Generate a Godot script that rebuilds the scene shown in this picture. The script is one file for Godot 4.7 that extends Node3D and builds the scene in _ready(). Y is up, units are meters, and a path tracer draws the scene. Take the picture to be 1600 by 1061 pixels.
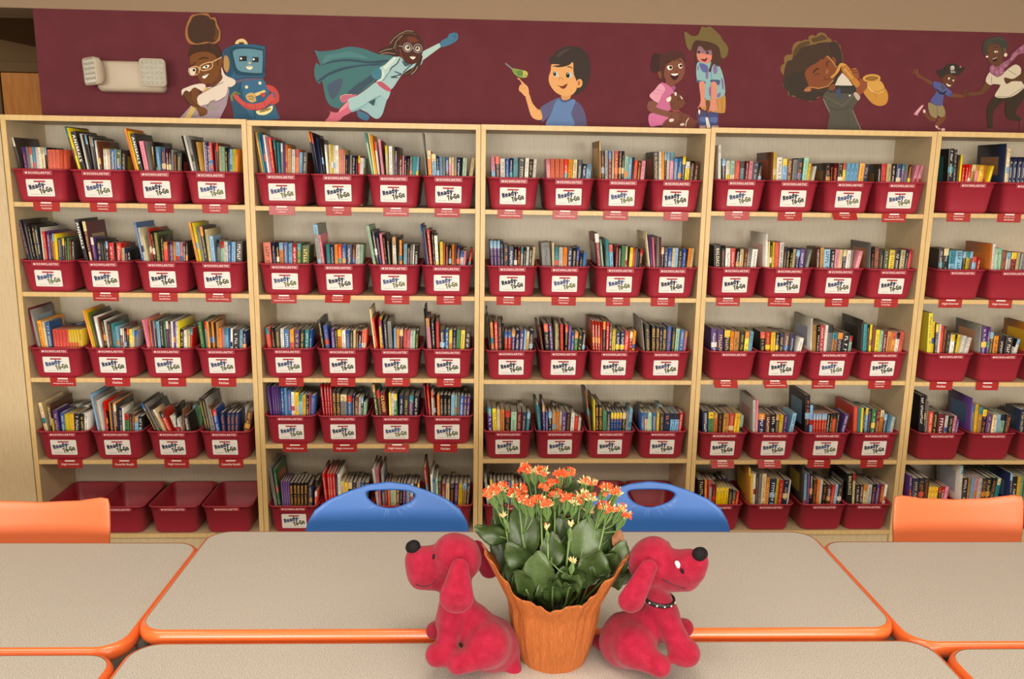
extends Node3D
# A classroom library wall: five maple bookcases full of red book bins, a painted frieze above, tables, chairs, a potted plant and two plush dogs.

const UNITS := ["leftmost", "second", "middle", "fourth", "rightmost"]
const NTH := ["first", "second", "third", "fourth", "fifth", "sixth", "seventh", "eighth", "ninth", "tenth", "eleventh", "twelfth", "thirteenth", "fourteenth", "fifteenth", "sixteenth", "seventeenth", "eighteenth"]
const SHELF := ["top shelf", "second shelf", "third shelf", "fourth shelf", "bottom shelf"]
const INK := {"k": ["black", "1c191a"], "d": ["charcoal", "3b3431"], "n": ["navy", "222a4e"], "b": ["blue", "2f5f9e"], "l": ["light blue", "7fb0d0"], "t": ["teal", "2f8390"], "g": ["green", "3f7a45"],
	"m": ["pale green", "9cc6a8"], "y": ["yellow", "e6c62a"], "o": ["orange", "df8a2e"], "r": ["red", "b3231f"], "s": ["coral", "d8553f"], "p": ["pink", "da8297"], "v": ["purple", "513477"], "w": ["white", "dedbd2"],
	"c": ["cream", "d9c897"], "a": ["tan", "c08a45"], "e": ["grey", "7f7e7a"], "h": ["brown", "633a28"], "i": ["maroon", "6a1c2a"], "q": ["olive", "55602f"]}
const X0 := [0, 0.925, 1.83, 2.742, 3.663, 4.577]
const TOP := [1.83, 1.8265, 1.8275, 1.8325, 1.834]
const DECK := [[1.502, 1.15, 0.8, 0.4515, 0.125], [1.4995, 1.147, 0.803, 0.5195, 0.125], [1.4975, 1.1475, 0.799, 0.454, 0.125], [1.5035, 1.1515, 0.801, 0.448, 0.125], [1.509, 1.152, 0.797, 0.447, 0.125]]
const WALL_Z := -0.32
const CEIL := 2.85
const PAINT_TOP := 2.272
const TABLE_Y := 0.745

const MOUTH := [[[-0.0889, 0.1581], [-0.0789, 0.1564], [-0.0689, 0.1591], [-0.0589, 0.1665], [-0.0509, 0.1772]], [[0.009, 0.1946], [0.0234, 0.1876], [0.0375, 0.1839], [0.0489, 0.1814]]]
const EYES := [[-0.0558, 0.2152], [0.0343, 0.2247], [0.0398, 0.218]]
const COLLAR := [0.0185, 0.1316, 0, 0.0272]

var M := {}
var taken := {}
var rng := RandomNumberGenerator.new()
var bold: SystemFont
var words_cache := {}
var cover_cache := {}
var shelf_mass: SurfaceTool
var pages_mass: SurfaceTool


func _ready() -> void:
	# camera
	var cam := Camera3D.new()
	cam.name = "camera"
	cam.rotation_order = EULER_ORDER_YXZ
	cam.position = Vector3(1.79875, 1.62299, 3.35514)
	cam.rotation = Vector3(-0.191678, -0.049454, 0.015876)
	cam.fov = 44.4
	cam.near = 0.05
	cam.far = 60.0
	add_child(cam)
	cam.current = true
	# surroundings and exposure
	var we := WorldEnvironment.new()
	we.name = "world_environment"
	var env := Environment.new()
	env.background_mode = Environment.BG_COLOR
	env.background_color = Color(0.02, 0.02, 0.02)
	env.tonemap_mode = Environment.TONE_MAPPER_LINEAR
	env.tonemap_exposure = 1.0
	env.sdfgi_enabled = true
	env.ssao_enabled = true
	env.ssil_enabled = true
	we.environment = env
	add_child(we)
	rng.seed = 7
	bold = SystemFont.new()
	bold.font_names = PackedStringArray(["Droid Sans"])
	bold.font_weight = 700
	make_materials()
	# ceiling lamps
	for z in [2.7, 4.7]:
		for x in [-0.2, 1.85, 3.9]:
			ceiling_lamp(x, z, CEIL, "on the %s of the ceiling %s" % ["left" if x < 1 else ("centre" if x < 3 else "right"), "above the camera" if z < 4 else "far behind the tables"], 2.3)
	ceiling_lamp(-2.1, -1.5, 2.85, "added unseen to light the dim room past the burgundy wall", 1.2)  # unseen lamp, added so the space past the wall is not black
	for n in 3:
		fill_window(n, -0.35 + 2.2 * n)  # added out of view to light the shelves from the front
	room()
	frieze()
	for u in 5:
		bookcase(u)
	tables()
	chairs()
	bins_and_books()
	shelf_tags()
	emergency_light()
	plush_dog(0)
	plush_dog(1)
	plant()


# ---------------------------------------------------------------- naming and nodes
func numbered(called: String) -> String:
	var n: int = taken.get(called, 0)
	taken[called] = n + 1
	return called if n == 0 else "%s_%03d" % [called, n]


func tag(o: Node, label := "", category := "", group := "", kind := "") -> Node:
	if label: o.set_meta("label", label)
	if category: o.set_meta("category", category)
	if group: o.set_meta("group", group)
	if kind: o.set_meta("kind", kind)
	return o


func thing(called: String, label: String, category: String, at := Vector3.ZERO, turn := 0.0, group := "") -> Node3D:
	var o := Node3D.new()
	o.name = numbered(called)
	add_child(o, true)
	o.position = at
	o.rotation.y = turn
	tag(o, label, category, group)
	return o


func obj(called: String, mesh: Mesh, m: Material, parent: Node = self) -> MeshInstance3D:
	var o := MeshInstance3D.new()
	o.name = numbered(called) if parent == self else called
	o.mesh = mesh
	if m: o.material_override = m
	o.cast_shadow = GeometryInstance3D.SHADOW_CASTING_SETTING_ON
	parent.add_child(o, true)
	return o


func build(called: String, st: SurfaceTool, m: Material, parent: Node = self) -> MeshInstance3D:
	return obj(called, done(st), m, parent)


func struct(called: String, st: SurfaceTool, m: Material) -> MeshInstance3D:
	var o := build(called, st, m)
	tag(o, "", "", "", "structure")
	return o


# ---------------------------------------------------------------- materials
func noise_tex(freq: float, ramp: Array, oct := 3, size := 512, seed_ := 1, stretch := 0) -> NoiseTexture2D:
	var n := FastNoiseLite.new()
	n.noise_type = FastNoiseLite.TYPE_SIMPLEX_SMOOTH
	n.seed = seed_
	n.frequency = freq
	n.fractal_octaves = oct
	var t := NoiseTexture2D.new()
	t.width = size
	t.height = size if stretch == 0 else stretch
	t.seamless = true
	t.noise = n
	var g := Gradient.new()
	g.offsets = PackedFloat32Array(ramp[0])
	g.colors = PackedColorArray(ramp[1].map(func(h): return Color(h)))
	t.color_ramp = g
	return t


func mat(called: String, color: String, rough := 0.6, metal := 0.0, spec := 0.5) -> StandardMaterial3D:
	var m := StandardMaterial3D.new()
	m.resource_name = called
	m.albedo_color = Color(color)
	m.roughness = rough
	m.metallic = metal
	m.metallic_specular = spec
	m.cull_mode = BaseMaterial3D.CULL_DISABLED
	M[called] = m
	return m


func skin(m: StandardMaterial3D, tex: Texture2D, scale: Vector3, world := false) -> void:
	m.albedo_color = Color.WHITE
	m.albedo_texture = tex
	m.uv1_triplanar = true
	m.uv1_world_triplanar = world
	m.uv1_scale = scale


func bump(m: StandardMaterial3D, tex: Texture2D, height: float) -> void:
	m.heightmap_enabled = true
	m.heightmap_texture = tex
	m.heightmap_scale = height


func make_materials() -> void:
	var m: StandardMaterial3D
	m = mat("burgundy_paint", "5f2b35", 0.85, 0, 0.3)
	skin(m, noise_tex(0.02, [[0.0, 0.5, 1.0], ["663037", "68323a", "6c353e"]], 4, 512, 3), Vector3.ONE * 0.8, true)
	m = mat("ceiling_paint", "dccab4", 0.9, 0, 0.2)
	m = mat("wall_paint", "c9bba2", 0.9, 0, 0.2)
	m = mat("carpet", "5d5650", 1.0, 0, 0.1)
	skin(m, noise_tex(0.2, [[0.2, 0.5, 0.8], ["4a4541", "625a53", "787068"]], 2, 512, 5), Vector3.ONE * 2.0, true)
	m = mat("bulkhead_paint", "9b866f", 0.9, 0, 0.2)
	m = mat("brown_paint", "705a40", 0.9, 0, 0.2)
	# maple laminate: vertical grain
	var grain := noise_tex(0.03, [[0.0, 0.35, 0.5, 0.65, 1.0], ["c6b088", "cab58f", "cdb994", "d1bd99", "c8b28b"]], 4, 512, 9)
	m = mat("maple", "d8bd90", 0.45)
	skin(m, grain, Vector3(9.0, 0.7, 9.0))
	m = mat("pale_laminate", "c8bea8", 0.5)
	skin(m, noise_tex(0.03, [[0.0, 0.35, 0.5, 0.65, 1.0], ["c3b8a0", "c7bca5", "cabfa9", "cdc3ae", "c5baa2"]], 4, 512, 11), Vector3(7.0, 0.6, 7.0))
	m = mat("maple_edge", "dcbd85", 0.4)
	skin(m, noise_tex(0.03, [[0.0, 0.5, 1.0], ["d2b176", "d8b980", "dec089"]], 3, 256, 12), Vector3(6.0, 1.0, 6.0))
	m = mat("door_wood", "b5702c", 0.4)
	skin(m, noise_tex(0.03, [[0.0, 0.5, 1.0], ["b06f2c", "c07c34", "cc8a40"]], 4, 256, 13), Vector3(4.0, 0.5, 4.0))
	# table laminate: fine speckle
	m = mat("speckled_laminate", "c4b7a4", 0.42, 0, 0.4)
	skin(m, noise_tex(0.32, [[0.25, 0.42, 0.58, 0.75], ["807e79", "a5a29b", "b9b6ae", "dcd9d2"]], 2, 1024, 21), Vector3.ONE * 1.5, true)
	m = mat("orange_band", "d9662f", 0.28)
	m.clearcoat_enabled = true
	m.clearcoat = 0.4
	m.clearcoat_roughness = 0.15
	m = mat("chrome", "b8b8b8", 0.25, 1.0)
	m = mat("grey_plastic", "4d4d4d", 0.6)
	m = mat("blue_plastic", "2f68b8", 0.36)
	bump(m, noise_tex(0.3, [[0.0, 1.0], ["000000", "ffffff"]], 2, 256, 30), 0.004)
	m.uv1_triplanar = true
	m.uv1_scale = Vector3.ONE * 6.0
	m = mat("orange_plastic", "d97246", 0.4)
	m.uv1_triplanar = true
	m.uv1_scale = Vector3.ONE * 6.0
	bump(m, M["blue_plastic"].heightmap_texture, 0.004)
	m = mat("red_plastic", "a02939", 0.42)
	m = mat("card", "e8e5df", 0.55)
	m = mat("ink", "ffffff", 0.6)
	m.vertex_color_use_as_albedo = true
	m = mat("book_cover", "ffffff", 0.42)
	m.vertex_color_use_as_albedo = true
	m = mat("book_pages", "b3aa9b", 0.9, 0, 0.2)
	skin(m, noise_tex(0.2, [[0.2, 0.5, 0.8], ["8f877b", "aaa294", "bdb5a7"]], 2, 256, 33), Vector3(30, 1, 1.0))
	m = mat("tag_red", "a8302f", 0.22)
	m = mat("white_plastic", "c4b8a4", 0.45)
	m = mat("lens_clear", "bdbcae", 0.08)
	m.clearcoat_enabled = true
	m = mat("reflector", "cfcabf", 0.15, 0.8)
	m = mat("mural", "ffffff", 0.75, 0, 0.3)
	m.vertex_color_use_as_albedo = true
	# plush
	var fur := noise_tex(0.015, [[0.0, 0.5, 1.0], ["821327", "901b33", "a0263f"]], 3, 512, 41)
	m = mat("red_plush", "c4122c", 1.0, 0, 0.15)
	skin(m, fur, Vector3.ONE * 6.0)
	m.rim_enabled = true
	m.rim = 0.35
	m.rim_tint = 0.5
	bump(m, noise_tex(0.4, [[0.0, 1.0], ["000000", "ffffff"]], 3, 512, 42), 0.12)
	m = mat("black_plush", "161415", 0.8, 0, 0.3)
	m = mat("black_leather", "1b191b", 0.5)
	m = mat("stud", "e8e4da", 0.3, 0.3)
	m = mat("white_felt", "e9e6e0", 0.9)
	# plant
	m = mat("leaf", "4d6b3c", 0.38)
	skin(m, noise_tex(0.02, [[0.0, 0.5, 1.0], ["2d3d1e", "364822", "42562c"]], 4, 512, 51), Vector3.ONE * 7.0)
	m.backlight_enabled = true
	m.backlight = Color(0.12, 0.18, 0.05)
	m = mat("leaf_pale", "6b8a55", 0.4)
	skin(m, noise_tex(0.02, [[0.0, 0.5, 1.0], ["3d5029", "475b31", "53673b"]], 4, 512, 52), Vector3.ONE * 7.0)
	m = mat("leaf_brown", "8a5a38", 0.6)
	m = mat("stem", "5f7c40", 0.5)
	m = mat("petal", "ffffff", 0.6)
	m.vertex_color_use_as_albedo = true
	m.backlight_enabled = true
	m.backlight = Color(0.2, 0.2, 0.2)
	m = mat("orange_wrap", "e0701c", 0.62)
	skin(m, noise_tex(0.03, [[0.0, 0.5, 1.0], ["a4561f", "ae5f27", "b96b31"]], 4, 512, 55), Vector3(18, 1.5, 18))
	bump(m, noise_tex(0.06, [[0.0, 1.0], ["000000", "ffffff"]], 4, 512, 56), 0.25)
	m.backlight_enabled = true
	m.backlight = Color(0.25, 0.1, 0.02)
	m = mat("soil", "2b2018", 1.0)
	m = mat("fill_glow", "e8ecf0", 0.4)  # emissive colour of the glazing added for frontal light
	m.emission_enabled = true
	m.emission = Color("fff6ea")
	m.emission_energy_multiplier = 1.5
	m = mat("lamp_glow", "f4f0e6", 0.6)
	m.emission_enabled = true
	m.emission = Color("fff0dc")
	m.emission_energy_multiplier = 1.2


# ---------------------------------------------------------------- mesh helpers (points run counter-clockwise seen from outside)
func mb(smooth := -1) -> SurfaceTool:
	var st := SurfaceTool.new()
	st.begin(Mesh.PRIMITIVE_TRIANGLES)
	st.set_smooth_group(smooth)
	return st


func done(st: SurfaceTool) -> ArrayMesh:
	st.generate_normals()
	return st.commit()


func tri(st: SurfaceTool, a: Vector3, b: Vector3, c: Vector3) -> void:
	st.add_vertex(a)
	st.add_vertex(c)
	st.add_vertex(b)


func quad(st: SurfaceTool, a: Vector3, b: Vector3, c: Vector3, d: Vector3) -> void:
	tri(st, a, b, c)
	tri(st, a, c, d)


func slab(st: SurfaceTool, lo: Vector3, hi: Vector3, c := 0.0) -> void:
	# a box with its upright edges and rims chamfered by c
	if c <= 0.0:
		var p: Array[Vector3] = []
		for k in 8:
			p.append(Vector3(hi.x if k & 1 else lo.x, hi.y if k & 2 else lo.y, hi.z if k & 4 else lo.z))
		quad(st, p[4], p[5], p[7], p[6])
		quad(st, p[1], p[0], p[2], p[3])
		quad(st, p[0], p[4], p[6], p[2])
		quad(st, p[5], p[1], p[3], p[7])
		quad(st, p[6], p[7], p[3], p[2])
		quad(st, p[0], p[1], p[5], p[4])
		return
	var rings: Array = []
	for s in [[lo.y, c], [lo.y + c, 0.0], [hi.y - c, 0.0], [hi.y, c]]:
		var e: float = s[1]
		rings.append(PackedVector3Array([Vector3(lo.x + c, s[0], hi.z - e), Vector3(hi.x - c, s[0], hi.z - e), Vector3(hi.x - e, s[0], hi.z - c), Vector3(hi.x - e, s[0], lo.z + c),
			Vector3(hi.x - c, s[0], lo.z + e), Vector3(lo.x + c, s[0], lo.z + e), Vector3(lo.x + e, s[0], lo.z + c), Vector3(lo.x + e, s[0], hi.z - c)]))
	loft(st, rings, true, true)


func loft(st: SurfaceTool, rings: Array, cap_a := false, cap_b := false, closed := true) -> void:
	# rings run counter-clockwise seen from the side of the last one
	for i in rings.size() - 1:
		var p: PackedVector3Array = rings[i]
		var q: PackedVector3Array = rings[i + 1]
		var n := p.size()
		for k in (n if closed else n - 1):
			var j := (k + 1) % n
			quad(st, p[k], p[j], q[j], q[k])
	if cap_a: fan(st, rings[0], true)
	if cap_b: fan(st, rings[-1], false)


func fan(st: SurfaceTool, ring: PackedVector3Array, flip: bool) -> void:
	var mid := Vector3.ZERO
	for p in ring:
		mid += p
	mid /= ring.size()
	for k in ring.size():
		var a := ring[k]
		var b := ring[(k + 1) % ring.size()]
		if flip: tri(st, mid, b, a)
		else: tri(st, mid, a, b)


func rrect(w: float, d: float, r: float, n := 4) -> PackedVector2Array:
	# a rounded rectangle in x and z, so that a ring of it seen from above runs counter-clockwise
	var out := PackedVector2Array()
	for k in 4:
		var c := Vector2((w / 2 - r) * (1 if k in [0, 1] else -1), (d / 2 - r) * (1 if k in [0, 3] else -1))
		for i in n + 1:
			var a := PI / 2 - PI / 2 * (k + float(i) / n)
			out.append(c + Vector2(cos(a), sin(a)) * r)
	return out


func level(pts: PackedVector2Array, y: float) -> PackedVector3Array:
	var out := PackedVector3Array()
	for p in pts:
		out.append(Vector3(p.x, y, p.y))
	return out


func tube(st: SurfaceTool, path: PackedVector3Array, r0: float, r1 := -1.0, n := 10, caps := true) -> void:
	var rings: Array = []
	var last := path.size() - 1
	var side := Vector3.ZERO
	for i in path.size():
		var d := (path[mini(i + 1, last)] - path[maxi(i - 1, 0)]).normalized()
		if side == Vector3.ZERO:
			side = d.cross(Vector3.UP if absf(d.y) < 0.9 else Vector3.RIGHT).normalized()
		side = (side - d * side.dot(d)).normalized()
		var up := d.cross(side)
		var r := lerpf(r0, r1 if r1 >= 0 else r0, float(i) / maxf(last, 1))
		var ring := PackedVector3Array()
		for k in n:
			var a := TAU * k / n
			ring.append(path[i] + (side * cos(a) + up * sin(a)) * r)
		rings.append(ring)
	loft(st, rings, caps, caps)


func lathe(st: SurfaceTool, prof: Array, n := 24, at := Vector3.ZERO) -> void:
	var rings: Array = []
	for p in prof:
		var ring := PackedVector3Array()
		for k in n:
			var a := -TAU * k / n
			ring.append(at + Vector3(cos(a) * p[0], p[1], sin(a) * p[0]))
		rings.append(ring)
	loft(st, rings, true, true)


func lin(hex: String) -> Color:
	return Color(hex).srgb_to_linear()


func sm(pts: PackedVector2Array, per := 4) -> PackedVector2Array:
	# closed smooth curve through the points
	var out := PackedVector2Array()
	var n := pts.size()
	for i in n:
		for k in per:
			out.append(pts[i].cubic_interpolate(pts[(i + 1) % n], pts[(i - 1 + n) % n], pts[(i + 2) % n], float(k) / per))
	return out


func area_of(p: PackedVector2Array) -> float:
	var s := 0.0
	for i in p.size():
		s += p[i].cross(p[(i + 1) % p.size()])
	return s / 2


# lettering: the flat faces of a TextMesh, fitted to a width and height about its middle
func letters(what: String, w: float, h: float, font: Font = null, keep := false) -> ArrayMesh:
	var key := "%s %f %f" % [what, w, h]
	if words_cache.has(key): return words_cache[key]
	var t := TextMesh.new()
	t.text = what
	t.font = font if font else bold
	t.font_size = 32
	t.pixel_size = 0.01
	t.depth = 0.0
	t.curve_step = 3.0
	t.line_spacing = -6.0
	var a := t.get_mesh_arrays()
	var v: PackedVector3Array = a[Mesh.ARRAY_VERTEX]
	var lo := v[0]
	var hi := v[0]
	for p in v:
		lo = lo.min(p)
		hi = hi.max(p)
	var s := Vector2(w / (hi.x - lo.x), h / (hi.y - lo.y))
	if keep: s = Vector2.ONE * minf(s.x, s.y)
	for i in v.size():
		v[i] = Vector3((v[i].x - (lo.x + hi.x) / 2) * s.x, (v[i].y - (lo.y + hi.y) / 2) * s.y, 0)
	var b := []
	b.resize(Mesh.ARRAY_MAX)
	b[Mesh.ARRAY_VERTEX] = v
	b[Mesh.ARRAY_INDEX] = a[Mesh.ARRAY_INDEX]
	var nn := PackedVector3Array()
	nn.resize(v.size())
	nn.fill(Vector3(0, 0, 1))
	b[Mesh.ARRAY_NORMAL] = nn
	var m := ArrayMesh.new()
	m.add_surface_from_arrays(Mesh.PRIMITIVE_TRIANGLES, b)
	words_cache[key] = m
	return m


func put_letters(st: SurfaceTool, m: ArrayMesh, at: Transform3D, color: Color) -> void:
	var a := m.surface_get_arrays(0)
	var v: PackedVector3Array = a[Mesh.ARRAY_VERTEX]
	var ix: PackedInt32Array = a[Mesh.ARRAY_INDEX]
	st.set_color(color)
	for i in ix:
		st.add_vertex(at * v[i])


func flat_rect(st: SurfaceTool, x0: float, y0: float, x1: float, y1: float, z: float, color: Color) -> void:
	st.set_color(color)
	quad(st, Vector3(x0, y0, z), Vector3(x1, y0, z), Vector3(x1, y1, z), Vector3(x0, y1, z))


# ---------------------------------------------------------------- room
func ceiling_lamp(x: float, z: float, y: float, where: String, energy: float) -> void:
	var t := thing("ceiling_lamp", "flat white rectangular lamp " + where, "ceiling lamp", Vector3(x, y, z), 0, "ceiling lamps")
	var st := mb()
	for s in [[-0.62, -0.6, -0.32, 0.32], [0.6, 0.62, -0.32, 0.32], [-0.6, 0.6, -0.32, -0.3], [-0.6, 0.6, 0.3, 0.32]]:
		slab(st, Vector3(s[0], -0.03, s[2]), Vector3(s[1], -0.0005, s[3]))
	build("lamp_frame", st, M.white_plastic, t)
	st = mb()
	slab(st, Vector3(-0.6, -0.022, -0.3), Vector3(0.6, -0.002, 0.3))
	build("diffuser", st, M.lamp_glow, t)
	var l := AreaLight3D.new()
	l.name = "area_light"
	l.area_size = Vector2(1.18, 0.58)
	l.area_normalize_energy = true
	l.light_color = Color("fff0dc")
	l.light_energy = energy
	l.position = Vector3(0, -0.036, 0)
	l.rotation = Vector3(-PI / 2, 0, 0)
	l.area_range = 14.0
	l.shadow_enabled = true
	t.add_child(l)


# unseen glazing added in the wall behind the camera, glowing to give frontal fill light
func fill_window(n: int, x: float) -> void:
	var o := Node3D.new()
	o.name = "fill_window_%d" % (n + 1)
	o.position = Vector3(x, 1.5, 6.4)
	add_child(o)
	tag(o, "", "", "", "structure")
	var st := mb()
	for s in [[-0.95, -0.9, -0.65, 0.65], [0.9, 0.95, -0.65, 0.65], [-0.9, 0.9, 0.6, 0.65], [-0.9, 0.9, -0.65, -0.6], [-0.02, 0.02, -0.6, 0.6]]:
		slab(st, Vector3(s[0], s[2], -0.03), Vector3(s[1], s[3], 0.06), 0.004)
	build("fill_window_frame", st, M.white_plastic, o)
	st = mb()
	slab(st, Vector3(-0.9, -0.6, 0.03), Vector3(0.9, 0.6, 0.036))
	build("glow_pane", st, M.fill_glow, o)
	var l := AreaLight3D.new()
	l.name = "fill_light"
	l.area_size = Vector2(1.8, 1.2)
	l.area_normalize_energy = true
	l.light_color = Color("fffaf2")
	l.light_energy = 9.5
	l.position = Vector3(0, 0, -0.035)
	l.area_range = 16.0
	l.shadow_enabled = true
	o.add_child(l)


func room() -> void:
	var st := mb()
	slab(st, Vector3(-3.2, -0.2, -3.0), Vector3(6.4, 0, 6.6))
	struct("floor", st, M.carpet)
	st = mb()
	slab(st, Vector3(-3.2, CEIL, -0.56), Vector3(6.4, CEIL + 0.2, 6.6))
	struct("ceiling", st, M.ceiling_paint)
	st = mb()
	slab(st, Vector3(0.002, 0, WALL_Z - 0.24), Vector3(6.4, PAINT_TOP, WALL_Z))
	struct("wall_north", st, M.burgundy_paint)
	st = mb()
	slab(st, Vector3(-3.2, PAINT_TOP, WALL_Z - 0.24), Vector3(6.4, CEIL, WALL_Z + 0.002), 0.002)
	struct("trim_3", st, M.bulkhead_paint)
	st = mb()
	slab(st, Vector3(-3.2, 0, 6.4), Vector3(6.4, 0.85, 6.6))
	slab(st, Vector3(-3.2, 2.15, 6.4), Vector3(6.4, CEIL, 6.6))
	for s in [[-3.2, -1.3], [0.6, 0.9], [2.8, 3.1], [5.0, 6.4]]:
		slab(st, Vector3(s[0], 0.85, 6.4), Vector3(s[1], 2.15, 6.6))
	struct("wall_south", st, M.wall_paint)
	st = mb()
	slab(st, Vector3(6.2, 0, WALL_Z), Vector3(6.4, CEIL, 6.4))
	struct("wall_east", st, M.wall_paint)
	st = mb()
	slab(st, Vector3(-3.2, 0, -3.0), Vector3(-3.0, 3.2, 6.4))
	struct("wall_west", st, M.wall_paint)
	# the darker room beyond the end of the burgundy wall
	st = mb()
	slab(st, Vector3(-3.0, 0, -2.9), Vector3(0.4, 3.2, -2.64))
	slab(st, Vector3(0.4, 0, -2.9), Vector3(0.6, 3.2, WALL_Z - 0.24))
	struct("wall_beyond", st, M.brown_paint)
	st = mb()
	slab(st, Vector3(-3.2, 2.85, -2.9), Vector3(0.6, 3.05, -0.56))
	struct("ceiling_beyond", st, M.brown_paint)
	# a dark dropped soffit that runs away from the camera
	st = mb()
	var edge := PackedVector2Array([Vector2(-1.13, -0.57), Vector2(0.39, -0.57), Vector2(0.39, -2.63), Vector2(-0.69, -2.63)])
	loft(st, [level(edge, 2.35), level(edge, 2.84)], true, true)
	struct("trim_1", st, M.brown_paint)
	st = mb()
	edge = PackedVector2Array([Vector2(-0.359, -0.760), Vector2(-0.281, -1.121), Vector2(-0.370, -1.300), Vector2(-0.440, -0.910)])
	loft(st, [level(edge, 2.335), level(edge, 2.351)], true, true)
	struct("trim_2", st, M.brown_paint)
	var d := thing("wood_door", "orange wooden door seen past the left end of the burgundy wall", "door", Vector3(-0.99, 0, -2.6))
	st = mb()
	slab(st, Vector3(-0.36, 0, -0.02), Vector3(0.36, 2.262, 0.02), 0.003)
	build("door_panel", st, M.door_wood, d)
	st = mb()
	for s in [[-0.44, -0.365, 2.265], [0.365, 0.44, 2.265]]:
		slab(st, Vector3(s[0], 0, -0.04), Vector3(s[1], s[2], 0.03), 0.003)
	slab(st, Vector3(-0.44, 2.265, -0.04), Vector3(0.44, 2.33, 0.03), 0.003)
	build("door_frame", st, M.brown_paint, d)
	# end panel flush with the bookcase fronts
	var e := thing("end_panel", "plain maple panel closing the row beside the leftmost bookcase", "panel", Vector3(-0.3, 0, -0.15))
	st = mb()
	slab(st, Vector3(-0.3, 0, -0.15), Vector3(0.297, 1.829, 0.15), 0.0015)
	build("panel_board", st, M.maple, e)
	st = mb()
	slab(st, Vector3(-0.3, 1.829, -0.15), Vector3(0.297, 1.8305, 0.15))
	build("top_edge", st, M.maple_edge, e)


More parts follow.
